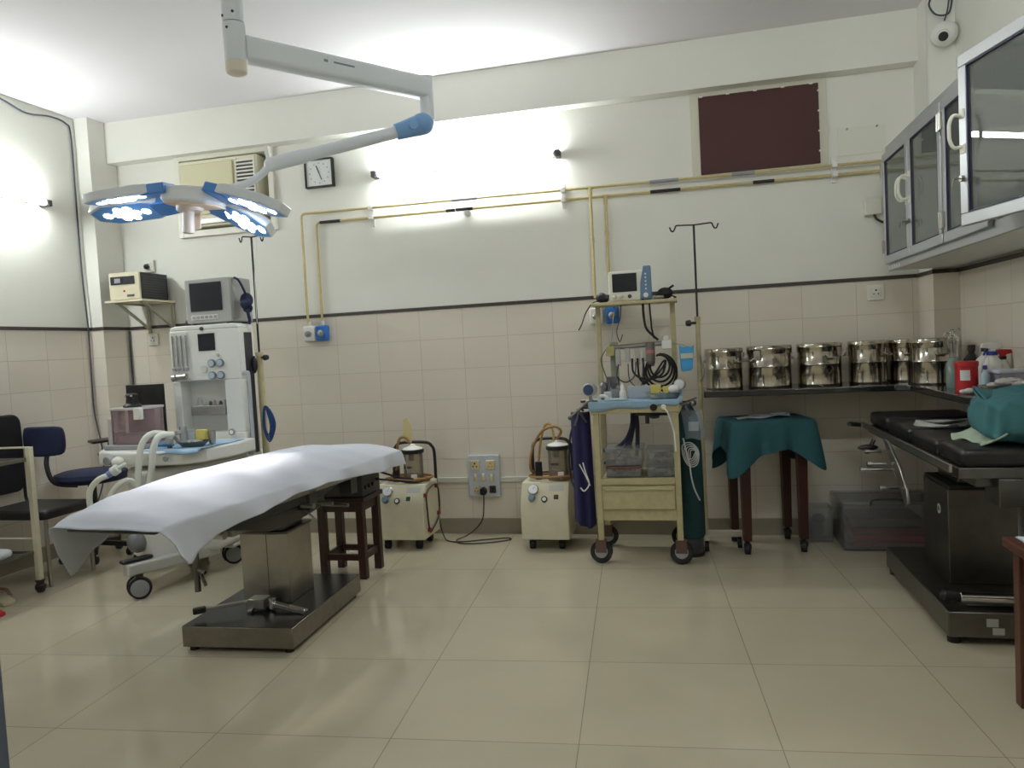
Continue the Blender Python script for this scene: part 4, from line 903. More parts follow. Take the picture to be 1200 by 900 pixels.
small('gauze_ball', MB().ball((-.09, 4.235, .945), (.03, .025, .025), 10), PAPER, 'round white gauze ball at the right end of the kidney tray', 'gauze')
small('blister_sheet', MB().box(-.345, -.205, 4.30, 4.315, .897, .965).box(-.33, -.22, 4.298, 4.30, .90, .96), mat('pale_grey_pack', (176, 186, 196), .5), 'pale grey carton standing at the middle of the blue drape', 'carton', bevel=.003)
t = thing('spray_bottle', 'small white bottle with a nozzle standing on the blue drape', 'bottle', (-.365, 4.19, .897))
MB().lathe((-.365, 4.19, .897), [(.017, 0), (.019, .004), (.019, .045), (.011, .058)], 20).build('bottle_body', WHITE, t); MB().lathe((-.365, 4.19, .955), [(.012, 0), (.012, .012), (.006, .03), (.005, .036)], 16).build('nozzle', WHITE, t)
small('clear_cup', MB().lathe((-.415, 4.22, .897), [(.022, 0), (.028, .06), (.026, .06), (.02, .003), (.001, .003)], 20), CPLAS, 'clear plastic cup left of the small white bottle', 'cup')
small('glass_vial', MB().lathe((-.395, 4.25, .897), [(.012, 0), (.012, .065), (.008, .07), (.008, .08)], 14), glassy('pale_vial', (248, 250, 250), .08, .06, .25), 'tall clear vial behind the clear cup', 'vial')
small('ampoule_box', MB().box(-.47, -.425, 4.20, 4.235, .897, .945).box(-.468, -.43, 4.197, 4.20, .905, .94), mat('ampoule_white', (200, 204, 204), .5), 'small off-white carton left of the clear cup', 'carton', bevel=.003)
small('airway_tube', MB().tube(cr([(-.50, 4.17, .902), (-.49, 4.16, .925), (-.46, 4.155, .925), (-.445, 4.16, .905)], 6), .009, 10), WHITE, 'curved white airway tube at the left front of the blue drape', 'airway')
small('syringe', MB().cyl((-.44, 4.15, .905), (-.36, 4.155, .905), .008, n=12).cyl((-.36, 4.155, .905), (-.33, 4.157, .905), .003, n=8).cyl((-.44, 4.15, .905), (-.46, 4.149, .905), .012, n=12), mat('syringe_clear', (190, 200, 206), .3), 'syringe lying at the front of the blue drape', 'syringe')
small('metal_valve', MB().cyl((-.48, 4.28, .897), (-.48, 4.28, .97), .018, n=16).ball((-.48, 4.28, .975), .022, 8).cyl((-.46, 4.28, .93), (-.43, 4.28, .94), .01, n=10).cyl((-.455, 4.3, .897), (-.455, 4.3, .985), .012, n=12), mat('valve_grey', (124, 124, 130), .3, .6), 'grey metal breathing valve at the back left of the blue drape', 'valve')
small('dial_pair', MB().box(-.475, -.40, 4.395, 4.425, .96, 1.02).cyl((-.46, 4.395, .99), (-.46, 4.385, .99), .016, n=16).cyl((-.42, 4.395, .99), (-.42, 4.385, .99), .016, n=16).box(-.45, -.43, 4.40, 4.42, .897, .96), mat('dial_block_grey', (110, 110, 112), .4, .3), 'dark block with two round dials behind the clutter on the trolley', 'flow meter', bevel=.003)
# boxes on the shelf
def clear_box(x0, x1, z0, z1, y0, y1, label, inner, col, lidc):
    t = thing('clear_box', label, 'box', ((x0 + x1) / 2, (y0 + y1) / 2, z0))
    open_box(MB(), x0, x1, y0, y1, z0, z1 - .012, .003).build('box_body', CPLAS, t, smooth=False)
    MB().prism(rrect(x0 - .005, x1 + .005, y0 - .005, y1 + .005, .01), z1 - .012, z1).build('lid', lidc, t, bevel=.003)
    b = MB(); rnd = random.Random(int(x0 * 999))
    for i in range(inner): b.ball((rnd.uniform(x0 + .03, x1 - .03), rnd.uniform(y0 + .03, y1 - .03), z0 + rnd.uniform(.018, max(.02, (z1 - z0) * .6))), (rnd.uniform(.012, .024), .014, rnd.uniform(.010, .016)), 5)
    b.build('contents', col, t)
    return t
LIDC = glassy('lid_clear', (246, 248, 250), .05, .15, .3, (200, 204, 208))
b = clear_box(-.475, -.285, .472, .53, 4.17, 4.40, 'lower brownish box under the clear box at the left on the trolley shelf', 12, mat('brown_contents', (120, 82, 70), .6), mat('brown_lid', (110, 70, 60), .5))
clear_box(-.475, -.275, .535, .63, 4.17, 4.40, 'clear lidded box stacked on the left of the trolley shelf', 14, mat('mixed_contents', (200, 176, 176), .6), LIDC)
clear_box(-.25, -.085, .468, .535, 4.18, 4.40, 'lower clear box at the right on the trolley shelf', 12, mat('pale_contents', (206, 206, 200), .6), LIDC)
clear_box(-.25, -.085, .5355, .615, 4.18, 4.40, 'upper clear box of vials at the right on the trolley shelf', 20, mat('vial_contents', (180, 178, 170), .5), LIDC)
# hanging navy cloth, teal cylinder cover, bag and coil
def hang(x0, x1, y, z0, z1, amp, n, bulge, seed=0, taper=0):
    def f(u, v):
        w = 1 - taper * v; xm = (x0 + x1) / 2
        x = xm + (x0 - xm + (x1 - x0) * u) * w; z = z1 + (z0 - z1) * v
        return (x, y + amp * math.sin(n * u * PI + seed) * (.4 + .6 * v) - bulge * math.sin(u * PI), z + .012 * math.sin(5 * u + seed) * v)
    return MB().grid(f, 30, 20)
b = hang(-.665, -.56, 4.22, .19, .84, .018, 4, .035, 1, -.12)
nb = thing('hanging_cloth', 'navy blue cloth hanging down the left side of the trolley', 'cloth', (-.60, 4.22, .19))
b.build('cloth_front', NBLUE, nb, solid=.012, subd=1)
MB().tube(cr([(-.60, 4.15, .56), (-.585, 4.14, .50), (-.57, 4.145, .44), (-.60, 4.15, .40), (-.62, 4.15, .42)], 6), .004, 6).tube(cr([(-.62, 4.15, .55), (-.59, 4.145, .49), (-.565, 4.15, .43)], 5), .003, 6).build('white_tie', WHITE, nb)
MB().tube(cr([(-.60, 4.26, .84), (-.60, 4.20, .86), (-.545, 4.20, .86)], 4), .006, 6).build('hanging_loop', NBLUE, nb)
MB().tube(cr([(-.64, 4.3, .80), (-.69, 4.34, .70), (-.71, 4.36, .55), (-.70, 4.35, .42), (-.66, 4.3, .36)], 6), .006, 8).build('dark_tube', mat('navy_hose', (30, 34, 66)), nb)
cy = thing('gas_cylinder', 'tall gas cylinder under a dark teal cover right of the trolley', 'gas cylinder', (.03, 4.33, 0))
MB().lathe((-.022, 4.32, .10), [(.062, 0), (.072, .02), (.070, .35), (.066, .60), (.05, .69), (.028, .74), (.024, .77)], 28).build('cover', mat('dark_teal_cloth', (10, 54, 58), .85, var=.15, scale=20, bump=.3), cy)
MB().lathe((-.022, 4.32, 0.012), [(.055, 0), (.06, .01), (.06, .09)], 24).build('cylinder_foot', DGREY, cy)
MB().lathe((-.022, 4.32, 0.0), [(.065, 0), (.065, .012)], 24).build('base_ring', BLACK, cy)
bg = thing('clear_bag', 'clear plastic bag with a paper slip hanging right of the trolley', 'bag', (.005, 4.20, .62))
def bagf(s, off): return lambda u, v: (-.055 + .105 * u + .02 * v, 4.205 + off * math.sin(u * PI) * math.sin(min(1, v * 1.2) * PI * .5 + .2) + s * .002, .83 - .16 * v + .006 * math.sin(6 * u))
MB().grid(bagf(1, -.02), 10, 10).grid(bagf(-1, .02), 10, 10).build('bag_film', glassy('bag_film', (246, 248, 250), .08, .15, .25, (170, 190, 210)), bg)
MB().box(-.02, .035, 4.198, 4.2, .715, .765).build('paper_slip', PAPER, bg, smooth=False)
b = MB()
for k in range(5): b.tube(cr([(-.055 + .01 * k, 4.175, .64 - .01 * k), (-.01, 4.165, .655 - .01 * k), (.028 - .004 * k, 4.17, .61), (.02 - .006 * k, 4.165, .54 + .008 * k), (-.02, 4.17, .525 + .01 * k), (-.05 + .008 * k, 4.175, .57)], 5, True), .0028, 6, closed=True)
b.tube(cr([(-.02, 4.17, .53), (-.015, 4.16, .47), (.0, 4.165, .40), (.025, 4.17, .34)], 6), .0045, 6); b.tube(cr([(-.05, 4.175, .68), (-.035, 4.165, .60), (-.02, 4.17, .53)], 4), .005, 6)
small('coiled_lead', b, mat('lead_grey_white', (190, 192, 190), .5), 'coil of pale leads hanging below the clear bag on the trolley side', 'lead')

# ------------------------------------------------------------------ drip stands
def drip(name, x, y, zt, z_mid, z_low, arm, label, rb, knob, rz=0, base=True, lower=None):
    t = thing(name, label, 'drip stand', (x, y, 0))
    MB().cyl((x, y, z_mid - .15), (x, y, zt), .0065, n=10).build('upper_rod', BLACK, t)
    MB().cyl((x, y, z_low), (x, y, z_mid), rb, n=16).cyl((x, y, z_mid - .02), (x, y, z_mid + .005), rb + .004, n=16).build('lower_tube', OLDCREAM, t)
    b = MB(); c, s = math.cos(rz), math.sin(rz)
    def P(d, z): return (x + d * c, y + d * s, z)
    for q in (1, -1):
        b.tube(cr([P(0, zt - .004), P(q * arm * .5, zt), P(q * arm * .72, zt), P(q * arm * .78, zt - .015), P(q * arm * .85, zt - .03), P(q * arm * .93, zt - .028), P(q * arm * 1.0, zt - .005)], 5), .0042, 8)
    b.build('hook_bar', BLACK, t)
    MB().cyl((x, y, z_mid - .03), (x + knob * .045, y - .012, z_mid - .03), .008, n=10).cyl((x + knob * .04, y - .011, z_mid - .03), (x + knob * .065, y - .018, z_mid - .03), .020, .016, n=8).build('clamp_knob', BLACK, t, bevel=.003)
    return t
d2 = drip('drip_stand', .055, 4.47, 1.865, 1.335, .09, .135, 'drip stand with a black hook bar between the trolley and the steel drums', .013, -1)
b = MB(); b.box(-.01, .26, 4.455, 4.485, .065, .10); b.box(.04, .07, 4.36, 4.62, .065, .10)
b.build('base_frame', mat('base_cream_grey', (196, 190, 172), .5), d2, bevel=.003)
for x, y in ((.01, 4.47), (.24, 4.47), (.055, 4.385), (.055, 4.60)): MB().cyl((x - .012, y, .028), (x + .012, y, .028), .028, n=18).cyl((x, y, .05), (x, y, .07), .01, n=8).build('castor', RUBBER, d2)
MB().tube(cr([(.06, 4.455, 1.12), (.078, 4.445, 1.04), (.075, 4.445, 1.00), (.06, 4.455, .97)], 5), .006, 8).build('side_hook', STEEL, d2)
d1 = drip('drip_stand', -2.583, 4.19, 1.985, 1.27, .09, .075, 'drip stand with a black top hook and worn cream tube beside the anaesthesia machine', .020, 1, rad(12))
MB().ball((-2.598, 4.152, 1.20), (.018, .012, .055), 8).build('hanging_clip', BLACK, d1)
b = MB(); b.box(-2.72, -2.44, 4.175, 4.205, .06, .09); b.box(-2.598, -2.568, 4.05, 4.34, .06, .09); b.build('base_frame', OLDCREAM, d1, bevel=.003)
for x, y in ((-2.70, 4.19), (-2.46, 4.19), (-2.583, 4.07), (-2.583, 4.32)): MB().cyl((x - .012, y, .028), (x + .012, y, .028), .028, n=18).cyl((x, y, .05), (x, y, .065), .01, n=8).build('castor', RUBBER, d1)
MB().tube(cr([(-2.55, 4.19, 1.98), (-2.545, 4.18, 1.88), (-2.565, 4.175, 1.78), (-2.57, 4.172, 1.6), (-2.572, 4.172, 1.45)], 5), .002, 6).build('thin_cord', OFFW, d1)
b = MB()
for k in range(4): b.tube(cr([(-2.55, 4.16, .94), (-2.53 + .012 * k, 4.15 - .005 * k, .90), (-2.515 + .013 * k, 4.15 - .005 * k, .82), (-2.53 + .004 * k, 4.15 - .005 * k, .765 - .013 * k), (-2.552, 4.15 - .005 * k, .80), (-2.556, 4.155 - .004 * k, .88)], 5, True), .0055, 8, closed=True)
small('coiled_hose', b, mat('blue_hose', (34, 66, 120), .4), 'coil of blue hose hanging on the left drip stand', 'hose')
# ------------------------------------------------------------------ main operating table
def lerp_tab(tab, s):
    for (a, va), (b_, vb) in zip(tab, tab[1:]):
        if s <= b_:
            t = (s - a) / (b_ - a); t = max(0, min(1, t)); t = t * t * (3 - 2 * t); return va + (vb - va) * t
    return tab[-1][1]
mt_ = thing('operating_table', 'steel operating table under the surgical light, covered with a white sheet', 'operating table', (-1.92, 3.12, 0))
MR = Matrix.Translation((-1.918, 3.13, 0)) @ Matrix.Rotation(rad(2.7), 4, 'Z')   # base axes
MB().box(-.255, .255, -.37, .37, .02, .108, M=MR).build('base', mat('base_steel', (138, 133, 124), .32, 1, var=.12, scale=30), mt_, bevel=.003)
lab(MB().box(-.253, .253, -.368, .368, .108, .110, M=MR).build('base_top_plate', mat('dark_base_plate', (84, 86, 90), .25, 1), mt_, smooth=False), 'darker reflective top plate')
for x in (-.22, .22):
    for y in (-.34, .34): p = MR @ Vector((x, y, 0)); MB().cyl((p.x, p.y, 0), (p.x, p.y, .02), .018, n=14).build('foot', RUBBER, mt_)
MB().box(-.135, .10, -.07, .17, .11, .43, M=MR).build('column', mat('column_steel', (176, 172, 162), .34, 1, var=.25, scale=6), mt_, bevel=.003)
b = MB(); b.box(-.005, -.003, -.0712, -.07, .11, .43, M=MR); b.build('column_seam', DGREY, mt_, smooth=False)
MB().box(-.14, .105, -.075, .175, .43, .44, M=MR).box(-.10, .07, -.05, .15, .44, .475, M=MR).build('column_cap', DSTEEL, mt_, bevel=.002)
c0 = Vector((-2.045, 2.235, 0)); ax_ = Vector((.09, .996, 0)).normalized(); nx = Vector((ax_.y, -ax_.x, 0))
def TP(s, q, z): p = c0 + ax_ * s + nx * q; return (p.x, p.y, z)
MT = Matrix(((nx.x, ax_.x, 0, c0.x), (nx.y, ax_.y, 0, c0.y), (0, 0, 1, 0), (0, 0, 0, 1)))
b = MB(); b.prism([(.40, .555), (.40, .615), (1.15, .615), (1.15, .50), (.95, .475), (.7, .475), (.55, .52)], -.17, .17, 'x', M=MT)
b.build('tilt_housing', DMETAL, mt_, bevel=.006)
b = MB()
for q in (-.20, .20): b.box(q - .012, q + .012, .36, 1.88, .60, .64, M=MT)
b.prism([(.33, .575), (.33, .64), (1.25, .64), (1.25, .60), (1.05, .555), (.6, .56)], -.215, .215, 'x', M=MT)
b.box(-.2, .2, .36, .385, .585, .645, M=MT); b.box(-.2, .2, 1.86, 1.88, .60, .64, M=MT); b.box(-.20, .20, .03, 1.86, .635, .645, M=MT)
b.build('table_frame', DMETAL, mt_, bevel=.003)
MB().box(-.232, -.225, .3, 1.8, .608, .632, M=MT).box(.225, .232, .40, 1.8, .598, .622, M=MT).build('side_rail', STEEL, mt_, bevel=.001)
b = MB(); b.prism([(-.21, .02), (.21, .02), (.21, 1.88), (-.21, 1.88)], .646, .66, M=MT); b.prism(rrect(-.15, .15, .4, 1.4, .05), .66, .70, M=MT)
b.build('mattress', VINYLB, mt_, bevel=.008, seg=3)
for p_, q_, r_ in ((TP(.86, .235, .56), TP(.86, .30, .558), .012), (TP(1.0, .16, .545), TP(1.0, .31, .54), .008), (TP(1.12, .16, .51), TP(1.10, .33, .51), .010), (TP(.95, .16, .54), TP(.95, .25, .47), .005)):
    MB().cyl(p_, q_, r_, n=12).build('control_lever', STEEL, mt_)
for s_ in (.93, 1.3): MB().box(.16, .232, s_, s_ + .06, .52, .61, M=MT).build('rail_bracket', DMETAL, mt_, bevel=.002)
b = MB(); p = TP(.68, -.215, 0)
b.cyl((p[0], p[1], .57), (p[0], p[1], .20), .014, n=14); b.cyl((p[0], p[1], .30), (p[0] + .05, p[1] - .01, .29), .008, n=8); b.cyl((p[0] + .02, p[1], .28), (p[0] + .05, p[1] - .01, .23), .008, n=8)
b.build('hanging_rod', DSTEEL, mt_)
MB().box(-.13, .06, .60, .86, .475, .505, M=MT).cyl(TP(.58, -.12, .49), TP(.58, .04, .49), .02, n=14).build('pivot', STEEL, mt_, bevel=.003)
b = MB(); a = MR @ Vector((-.20, -.27, .15)); c = MR @ Vector((-.02, -.16, .155))
b.bar(a, c, .022, .012); b.box(-.05, .03, -.19, -.12, .125, .165, M=MR); b.bar(MR @ Vector((-.03, -.15, .14)), MR @ Vector((-.03, -.21, .112)), .02, .02)
b.build('foot_pedal', STEEL, mt_, bevel=.003)
a2 = MR @ Vector((-.245, -.30, .148)); lab(MB().bar(a, a2, .032, .026).build('pedal_grip', RUBBER, mt_, bevel=.006), 'black rubber pedal grip')
b = MB(); b.bar(MR @ Vector((.06, -.165, .14)), MR @ Vector((.235, -.20, .118)), .028, .02); b.bar(MR @ Vector((.06, -.165, .118)), MR @ Vector((.06, -.165, .165)), .02, .03)
b.build('brake_lever', CHROME, mt_, bevel=.003)
MB().bar(MR @ Vector((.04, -.10, .125)), MR @ Vector((-.0, -.085, .125)), .05, .012).build('black_plate', RUBBER, mt_)

# sheet
sh = thing('bed_sheet', 'white cotton sheet draped over the main operating table with corners hanging down', 'sheet', (-1.96, 3.15, .66))
dR = [(0, .03), (.06, .145), (.15, .115), (.3, .078), (.5, .058), (.8, .035), (1.0, .028), (1.3, .05), (1.6, .07), (1.95, .075)]
dL = [(0, .02), (.07, .215), (.2, .13), (.35, .075), (.6, .05), (1.95, .05)]
bump = [(0, 0), (.10, .035), (.28, .078), (.6, .098), (1.35, .095), (1.75, .05), (1.95, .02)]
LS, HW = 1.93, .243
def sheet(u, v):
    s = u * LS; q = 2 * v - 1; lim = .66
    if abs(q) <= lim:
        t = q / lim; z = .664 + lerp_tab(bump, s) * (1 - (.35 * abs(t) ** 4 if t < 0 else abs(t) ** 2.4))
        z += .0022 * math.sin(11 * s + 6 * t) * (1 - t * t) + .0012 * math.sin(31 * s - 9 * t)
        x = HW * t; e = 0
    else:
        sg = 1 if q > 0 else -1; d = (abs(q) - lim) / (1 - lim); L = lerp_tab(dR if sg > 0 else dL, s)
        wv = .010 * math.sin(13 * s + 1) + .006 * math.sin(29 * s)
        zt_ = .664 + (lerp_tab(bump, s) * .65 if sg < 0 else 0); x = sg * (HW + .006 * math.sin(d * PI / 2) + (.022 + wv) * d); z = zt_ - .004 * d - (L + zt_ - .664) * d ** 1.15; e = .045 * d * max(0, 1 - s / .25) if s < .25 else 0
    s2 = s + (e or 0)
    if s < .02: z -= .008
    if s > LS - .10:
        k = (s - (LS - .10)) / .10; z -= .055 * k ** 2.2; s2 = s - .05 * k * k; x *= 1 - .05 * k
    if abs(q) > lim and s < .05: s2 = s + .02 * ((abs(q) - lim) / (1 - lim))
    return TP(s2, x, z)
MB().grid(sheet, 110, 80).build('sheet_fabric', SHEET, sh, solid=.0025, ang=80)

# ------------------------------------------------------------------ wooden stool and control box under the head end
st = thing('wooden_stool', 'dark brown wooden stool under the head end of the operating table', 'stool', (-1.90, 3.88, 0))
MB().box(-2.045, -1.745, 3.745, 4.01, .425, .452).build('seat', WOODD, st, bevel=.004)
b = MB(); b.box(-2.02, -1.77, 3.765, 3.785, .37, .425); b.box(-2.02, -1.77, 3.975, 3.99, .37, .425); b.box(-2.02, -2.0, 3.785, 3.975, .37, .425); b.box(-1.79, -1.77, 3.785, 3.975, .37, .425); b.build('apron', WOODD, st, bevel=.002)
for x in (-2.01, -1.78):
    for y in (3.775, 3.98): MB().box(x - .021, x + .021, y - .021, y + .021, 0, .425).build('leg', WOODD, st, bevel=.003)
b = MB(); b.box(-1.99, -1.80, 3.765, 3.785, .10, .135); b.box(-1.99, -1.80, 3.97, 3.99, .10, .135); b.box(-2.02, -2.0, 3.796, 3.96, .10, .135); b.box(-1.79, -1.77, 3.796, 3.96, .10, .135); b.build('stretcher', WOODD, st, bevel=.002)
cbx = thing('control_box', 'dark metal control box with sockets and black leads on the wooden stool', 'control box', (-1.89, 3.88, .452))
MB().box(-2.03, -1.755, 3.76, 4.0, .452, .575).build('case', mat('dark_case_metal', (74, 74, 74), .4, .7), cbx, bevel=.004)
b = MB()
for i in range(3): b.cyl((-1.755, 3.80 + .05 * i, .50), (-1.748, 3.80 + .05 * i, .50), .011, n=14)
b.build('socket', BLACK, cbx)
MB().tube(cr([(-1.755, 3.95, .52), (-1.72, 3.95, .515), (-1.66, 4.0, .50), (-1.60, 4.15, .46), (-1.60, 4.3, .445)], 6), .006, 8).tube(cr([(-1.76, 3.98, .56), (-1.70, 4.0, .535), (-1.65, 4.05, .505), (-1.61, 4.15, .48)], 6), .006, 8).build('lead', BLACK, cbx)
MB().tube(cr([(-1.98, 4.012, .46), (-1.97, 4.02, .36), (-1.92, 4.02, .33), (-1.85, 4.02, .36), (-1.83, 4.012, .46)], 6), .004, 6).build('hanging_wire', BLACK, cbx)

# ------------------------------------------------------------------ surgical light
sl = thing('surgical_light', 'ceiling-mounted surgical light with four lit blue-rimmed lamp heads above the table', 'surgical light', (-1.865, 3.0, ZC))
PX, PYY = -1.862, 3.0
MB().cyl((PX, PYY, ZC), (PX, PYY, ZC - .02), .11, n=32).cyl((PX, PYY, ZC - .02), (PX, PYY, 2.688), .046, n=28).build('ceiling_post', LAMPG, sl)
MB().cyl((PX, PYY, 2.684), (PX, PYY, 2.52), .048, n=28).build('post_sleeve', LAMPG, sl, bevel=.002)
lab(MB().lathe((PX, PYY, 2.468), [(.030, 0), (.044, .008), (.047, .02), (.047, .052)], 28).build('post_end_cap', mat('end_cap_ivory', (226, 216, 200), .45), sl), 'beige end cap')
b = MB()
for a, z in ((-60, 2.72), (-125, 2.71), (-95, 2.655)): b.cyl((PX + .044 * math.cos(rad(a)), PYY + .044 * math.sin(rad(a)), z), (PX + .05 * math.cos(rad(a)), PYY + .05 * math.sin(rad(a)), z), .006, n=8)
b.build('set_screw', BLACK, sl, smooth=False)
EL = Vector((-1.285, 3.80, 0)); P0 = Vector((PX, PYY, 0)); d = (EL - P0).normalized()
b = MB(); n_ = Vector((-d.y, d.x, 0)); pr = rrect(-.042, .042, -.054, .054, .022, 4); vs = []
for p, zc in ((P0 + d * .035, 2.585), (EL + d * .02, 2.59)):
    for q, z in pr: vs.append(p + n_ * q + Vector((0, 0, zc + z)))
m_ = len(pr); b.add(vs, [tuple(range(m_)), tuple(range(2 * m_ - 1, m_ - 1, -1))] + [(i, m_ + i, m_ + (i + 1) % m_, (i + 1) % m_) for i in range(m_)])
b.build('horizontal_arm', LAMPG, sl, bevel=.003)
b = MB(); pp = P0 + d * .42; M_ = Matrix.Translation((pp.x, pp.y, 2.60)) @ Matrix.Rotation(math.atan2(d.y, d.x), 4, 'Z')
b.box(-.02, .0, -.0435, -.0425, -.006, .006, M=M_); b.box(.03, .14, -.0435, -.0425, -.004, .004, M=M_); b.build('arm_marking', mat('marking_blue_grey', (120, 140, 160), .5), sl, smooth=False)
MB().cyl((EL.x + .01, EL.y + .01, 2.65), (EL.x + .01, EL.y + .01, 2.425), .036, n=24).build('elbow_column', LAMPG, sl, bevel=.003)
lab(MB().ball((-1.30, 3.79, 2.405), (.062, .06, .055), 12).cyl((-1.31, 3.785, 2.40), (-1.425, 3.73, 2.362), .054, .040, n=24).cyl((-1.33, 3.73, 2.385), (-1.32, 3.71, 2.382), .022, n=16).build('elbow_joint', LAMPB, sl), 'blue elbow joint')
A1 = Vector((-1.415, 3.735, 2.365)); A2 = Vector((-1.99, 3.45, 2.195))
MB().cyl(A1, A1.lerp(A2, .80), .031, n=20).build('spring_arm', LAMPG, sl)
MB().cyl(A1.lerp(A2, .74), A2, .036, .034, n=20).ball(A2, .034, 8).build('arm_sleeve', LAMPG, sl)
HC = Vector((-2.235, 3.19, 2.0))
MB().tube(cr([A2, (-2.03, 3.43, 2.15), (-2.075, 3.39, 2.105), (-2.14, 3.34, 2.075), (-2.20, 3.27, 2.055), (-2.235, 3.2, 2.04)], 8), .019, 12).build('yoke_tube', LAMPG, sl)
MB().bar(A2 + Vector((0, 0, -.02)), A2 + Vector((-.01, -.01, .09)), .02, .03).build('lock_tab', WHITE, sl, bevel=.003)
HM = Matrix.Translation(HC) @ Matrix.Rotation(rad(8), 4, 'Y')
MB().prism([(-.15, -.05), (-.12, -.11), (.0, -.135), (.12, -.11), (.16, -.05), (.16, .06), (.10, .12), (-.08, .12), (-.15, .06)], -.028, .045, M=HM).build('hub', LAMPG, sl, bevel=.014, seg=3)
lab(MB().prism([(-.135, -.045), (-.11, -.10), (.0, -.125), (.11, -.10), (.145, -.045), (.145, .05), (.09, .11), (-.07, .11), (-.135, .05)], -.036, -.026, M=HM).build('hub_underside', BEIGE, sl, bevel=.003), 'beige underside')
lab(MB().prism([(-.13, .02), (-.02, .02), (-.015, -.13), (-.06, -.145)], .05, .062, 'y', M=HM).build('lower_plate', BEIGE, sl, bevel=.003), 'beige lower plate')
MB().lathe((-2.275, 3.185, 1.955), [(.055, -.01), (.062, 0), (.062, .02)], 28).cyl((-2.285, 3.185, 1.96), (-2.293, 3.185, 1.845), .027, .027, n=24).build('handle', mat('handle_cream', (216, 204, 194), .35), sl, bevel=.003)
LED = mat('led_glow', (226, 238, 255), .3, emit=22)
LBL = mat('led_plate_blue', (104, 164, 232), .35)
def petal(root, tip, twist, w=.17):
    root = Vector(root); tip = Vector(tip); L = (tip - root).length; x = (tip - root).normalized()
    y = Vector((0, 0, 1)).cross(x).normalized(); z = x.cross(y)
    R_ = Matrix((x, y, z)).transposed().to_4x4(); M = Matrix.Translation(root) @ R_ @ Matrix.Rotation(twist, 4, 'X')
    out = [(0, -.055), (.07, -w / 2), (L - .09, -w / 2), (L, -.04), (L, .04), (L - .09, w / 2), (.07, w / 2), (0, .055)]
    pt = MB().prism(out, -.008, .036, M=M).build('lamp_head', LAMPG, sl, bevel=.006, seg=3)
    ins = [(px * .93 + L * .035, py * .88) for px, py in out]
    MB().prism(ins, -.0095, -.0075, M=M).build('led_plate', LBL, pt, smooth=False)
    b = MB(); cx = L * .52
    spots = [(cx, 0)] + [(cx + .052 * math.cos(rad(a)), .042 * math.sin(rad(a))) for a in range(0, 360, 60)] + [(cx - .105, 0), (cx + .105, 0)]
    for px, py in spots:
        b.prism([(px + .022 * math.cos(k * PI / 7), py + .022 * math.sin(k * PI / 7)) for k in range(14)], -.0115, -.0094, M=M)
    b.build('led_array', LED, pt, smooth=False)
    J = MB().prism([(-.07, -.05), (.02, -.06), (.055, -.05), (.055, .05), (.02, .06), (-.07, .05)], -.014, .034, M=M).build('hinge_block', mat('lamp_hinge_blue', (66, 130, 204), .4), sl, bevel=.006)
    return M, L
heads = [petal((-2.386, 3.10, 2.032), (-2.745, 3.08, 2.012), rad(-5)), petal((-2.47, 3.26, 1.998), (-2.863, 3.24, 1.985), rad(20)),
         petal((-2.05, 3.10, 1.985), (-1.722, 3.07, 1.872), rad(-16)), petal((-2.17, 3.26, 1.958), (-1.895, 3.235, 1.828), rad(-36))]

# ------------------------------------------------------------------ anaesthesia machine
am = thing('anaesthesia_machine', 'tall white anaesthesia machine behind the operating table in the left corner', 'anaesthesia machine', (-2.85, 3.9, 0))
CX0, CX1, CYF, CYB = -3.105, -2.625, 4.05, 4.205
b = MB()
b.prism(rrect(CX0, CX1, .62, 1.455, .03), CYF + .10, CYB, 'y')
b.box(CX0, CX0 + .055, CYF, CYF + .10, .80, 1.12); b.box(-2.745, CX1, CYF, CYF + .10, .80, 1.12); b.box(CX0, CX1, CYF, CYF + .10, .63, .80); b.box(CX0, CX1, CYF, CYF + .10, 1.12, 1.43)
b.prism([(CX0, 1.43), (CX1, 1.43), (CX1 - .012, 1.45), (CX1 - .04, 1.458), (CX0 + .04, 1.458), (CX0 + .012, 1.45)], CYF, CYF + .10, 'y')
b.build('column_body', OFFW, am, bevel=.006, seg=3)
MB().box(CX1, CX1 + .004, CYF + .05, CYF + .13, .66, 1.40).build('side_strip', mat('strip_charcoal', (54, 54, 60), .5), am, bevel=.001)
MB().tube(cr([(CX1, CYF + .02, 1.155), (CX1 + .03, CYF + .01, 1.155), (CX1 + .04, CYF + .01, 1.13), (CX1 + .04, CYF + .01, .9), (CX1 + .04, CYF + .01, .70), (CX1 + .03, CYF + .01, .67), (CX1, CYF + .02, .67)], 5), .011, 10).build('side_handle', mat('handle_grey', (176, 182, 186), .35), am)
MB().box(-3.0, -2.76, CYF + .012, CYF + .10, .905, .965).build('niche_shelf', mat('shelf_steel_grey', (164, 164, 158), .35, .6), am, bevel=.003)
MB().box(-3.09, -2.98, CYF - .006, CYF, 1.19, 1.42).build('flowmeter_panel', mat('panel_pale', (212, 212, 206), .3), am, bevel=.002)
for k in range(4): lab(MB().cyl((-3.078 + .03 * k + (.004 if k == 3 else 0), CYF - .012, 1.21), (-3.078 + .03 * k + (.004 if k == 3 else 0), CYF - .012, 1.40), .0045, n=10).build('flowmeter_tube', mat('flow_tube_grey', (150, 150, 144), .2), am), 'thin flow tube')
b = MB()
for k in range(4): b.cyl((-3.078 + .03 * k, CYF - .003, 1.195), (-3.078 + .03 * k, CYF - .02, 1.195), .009, n=12)
b.build('flow_knob', GREYP, am)
MB().box(-2.905, -2.79, CYF - .005, CYF, 1.30, 1.405).build('display', SCREEN, am, bevel=.002)
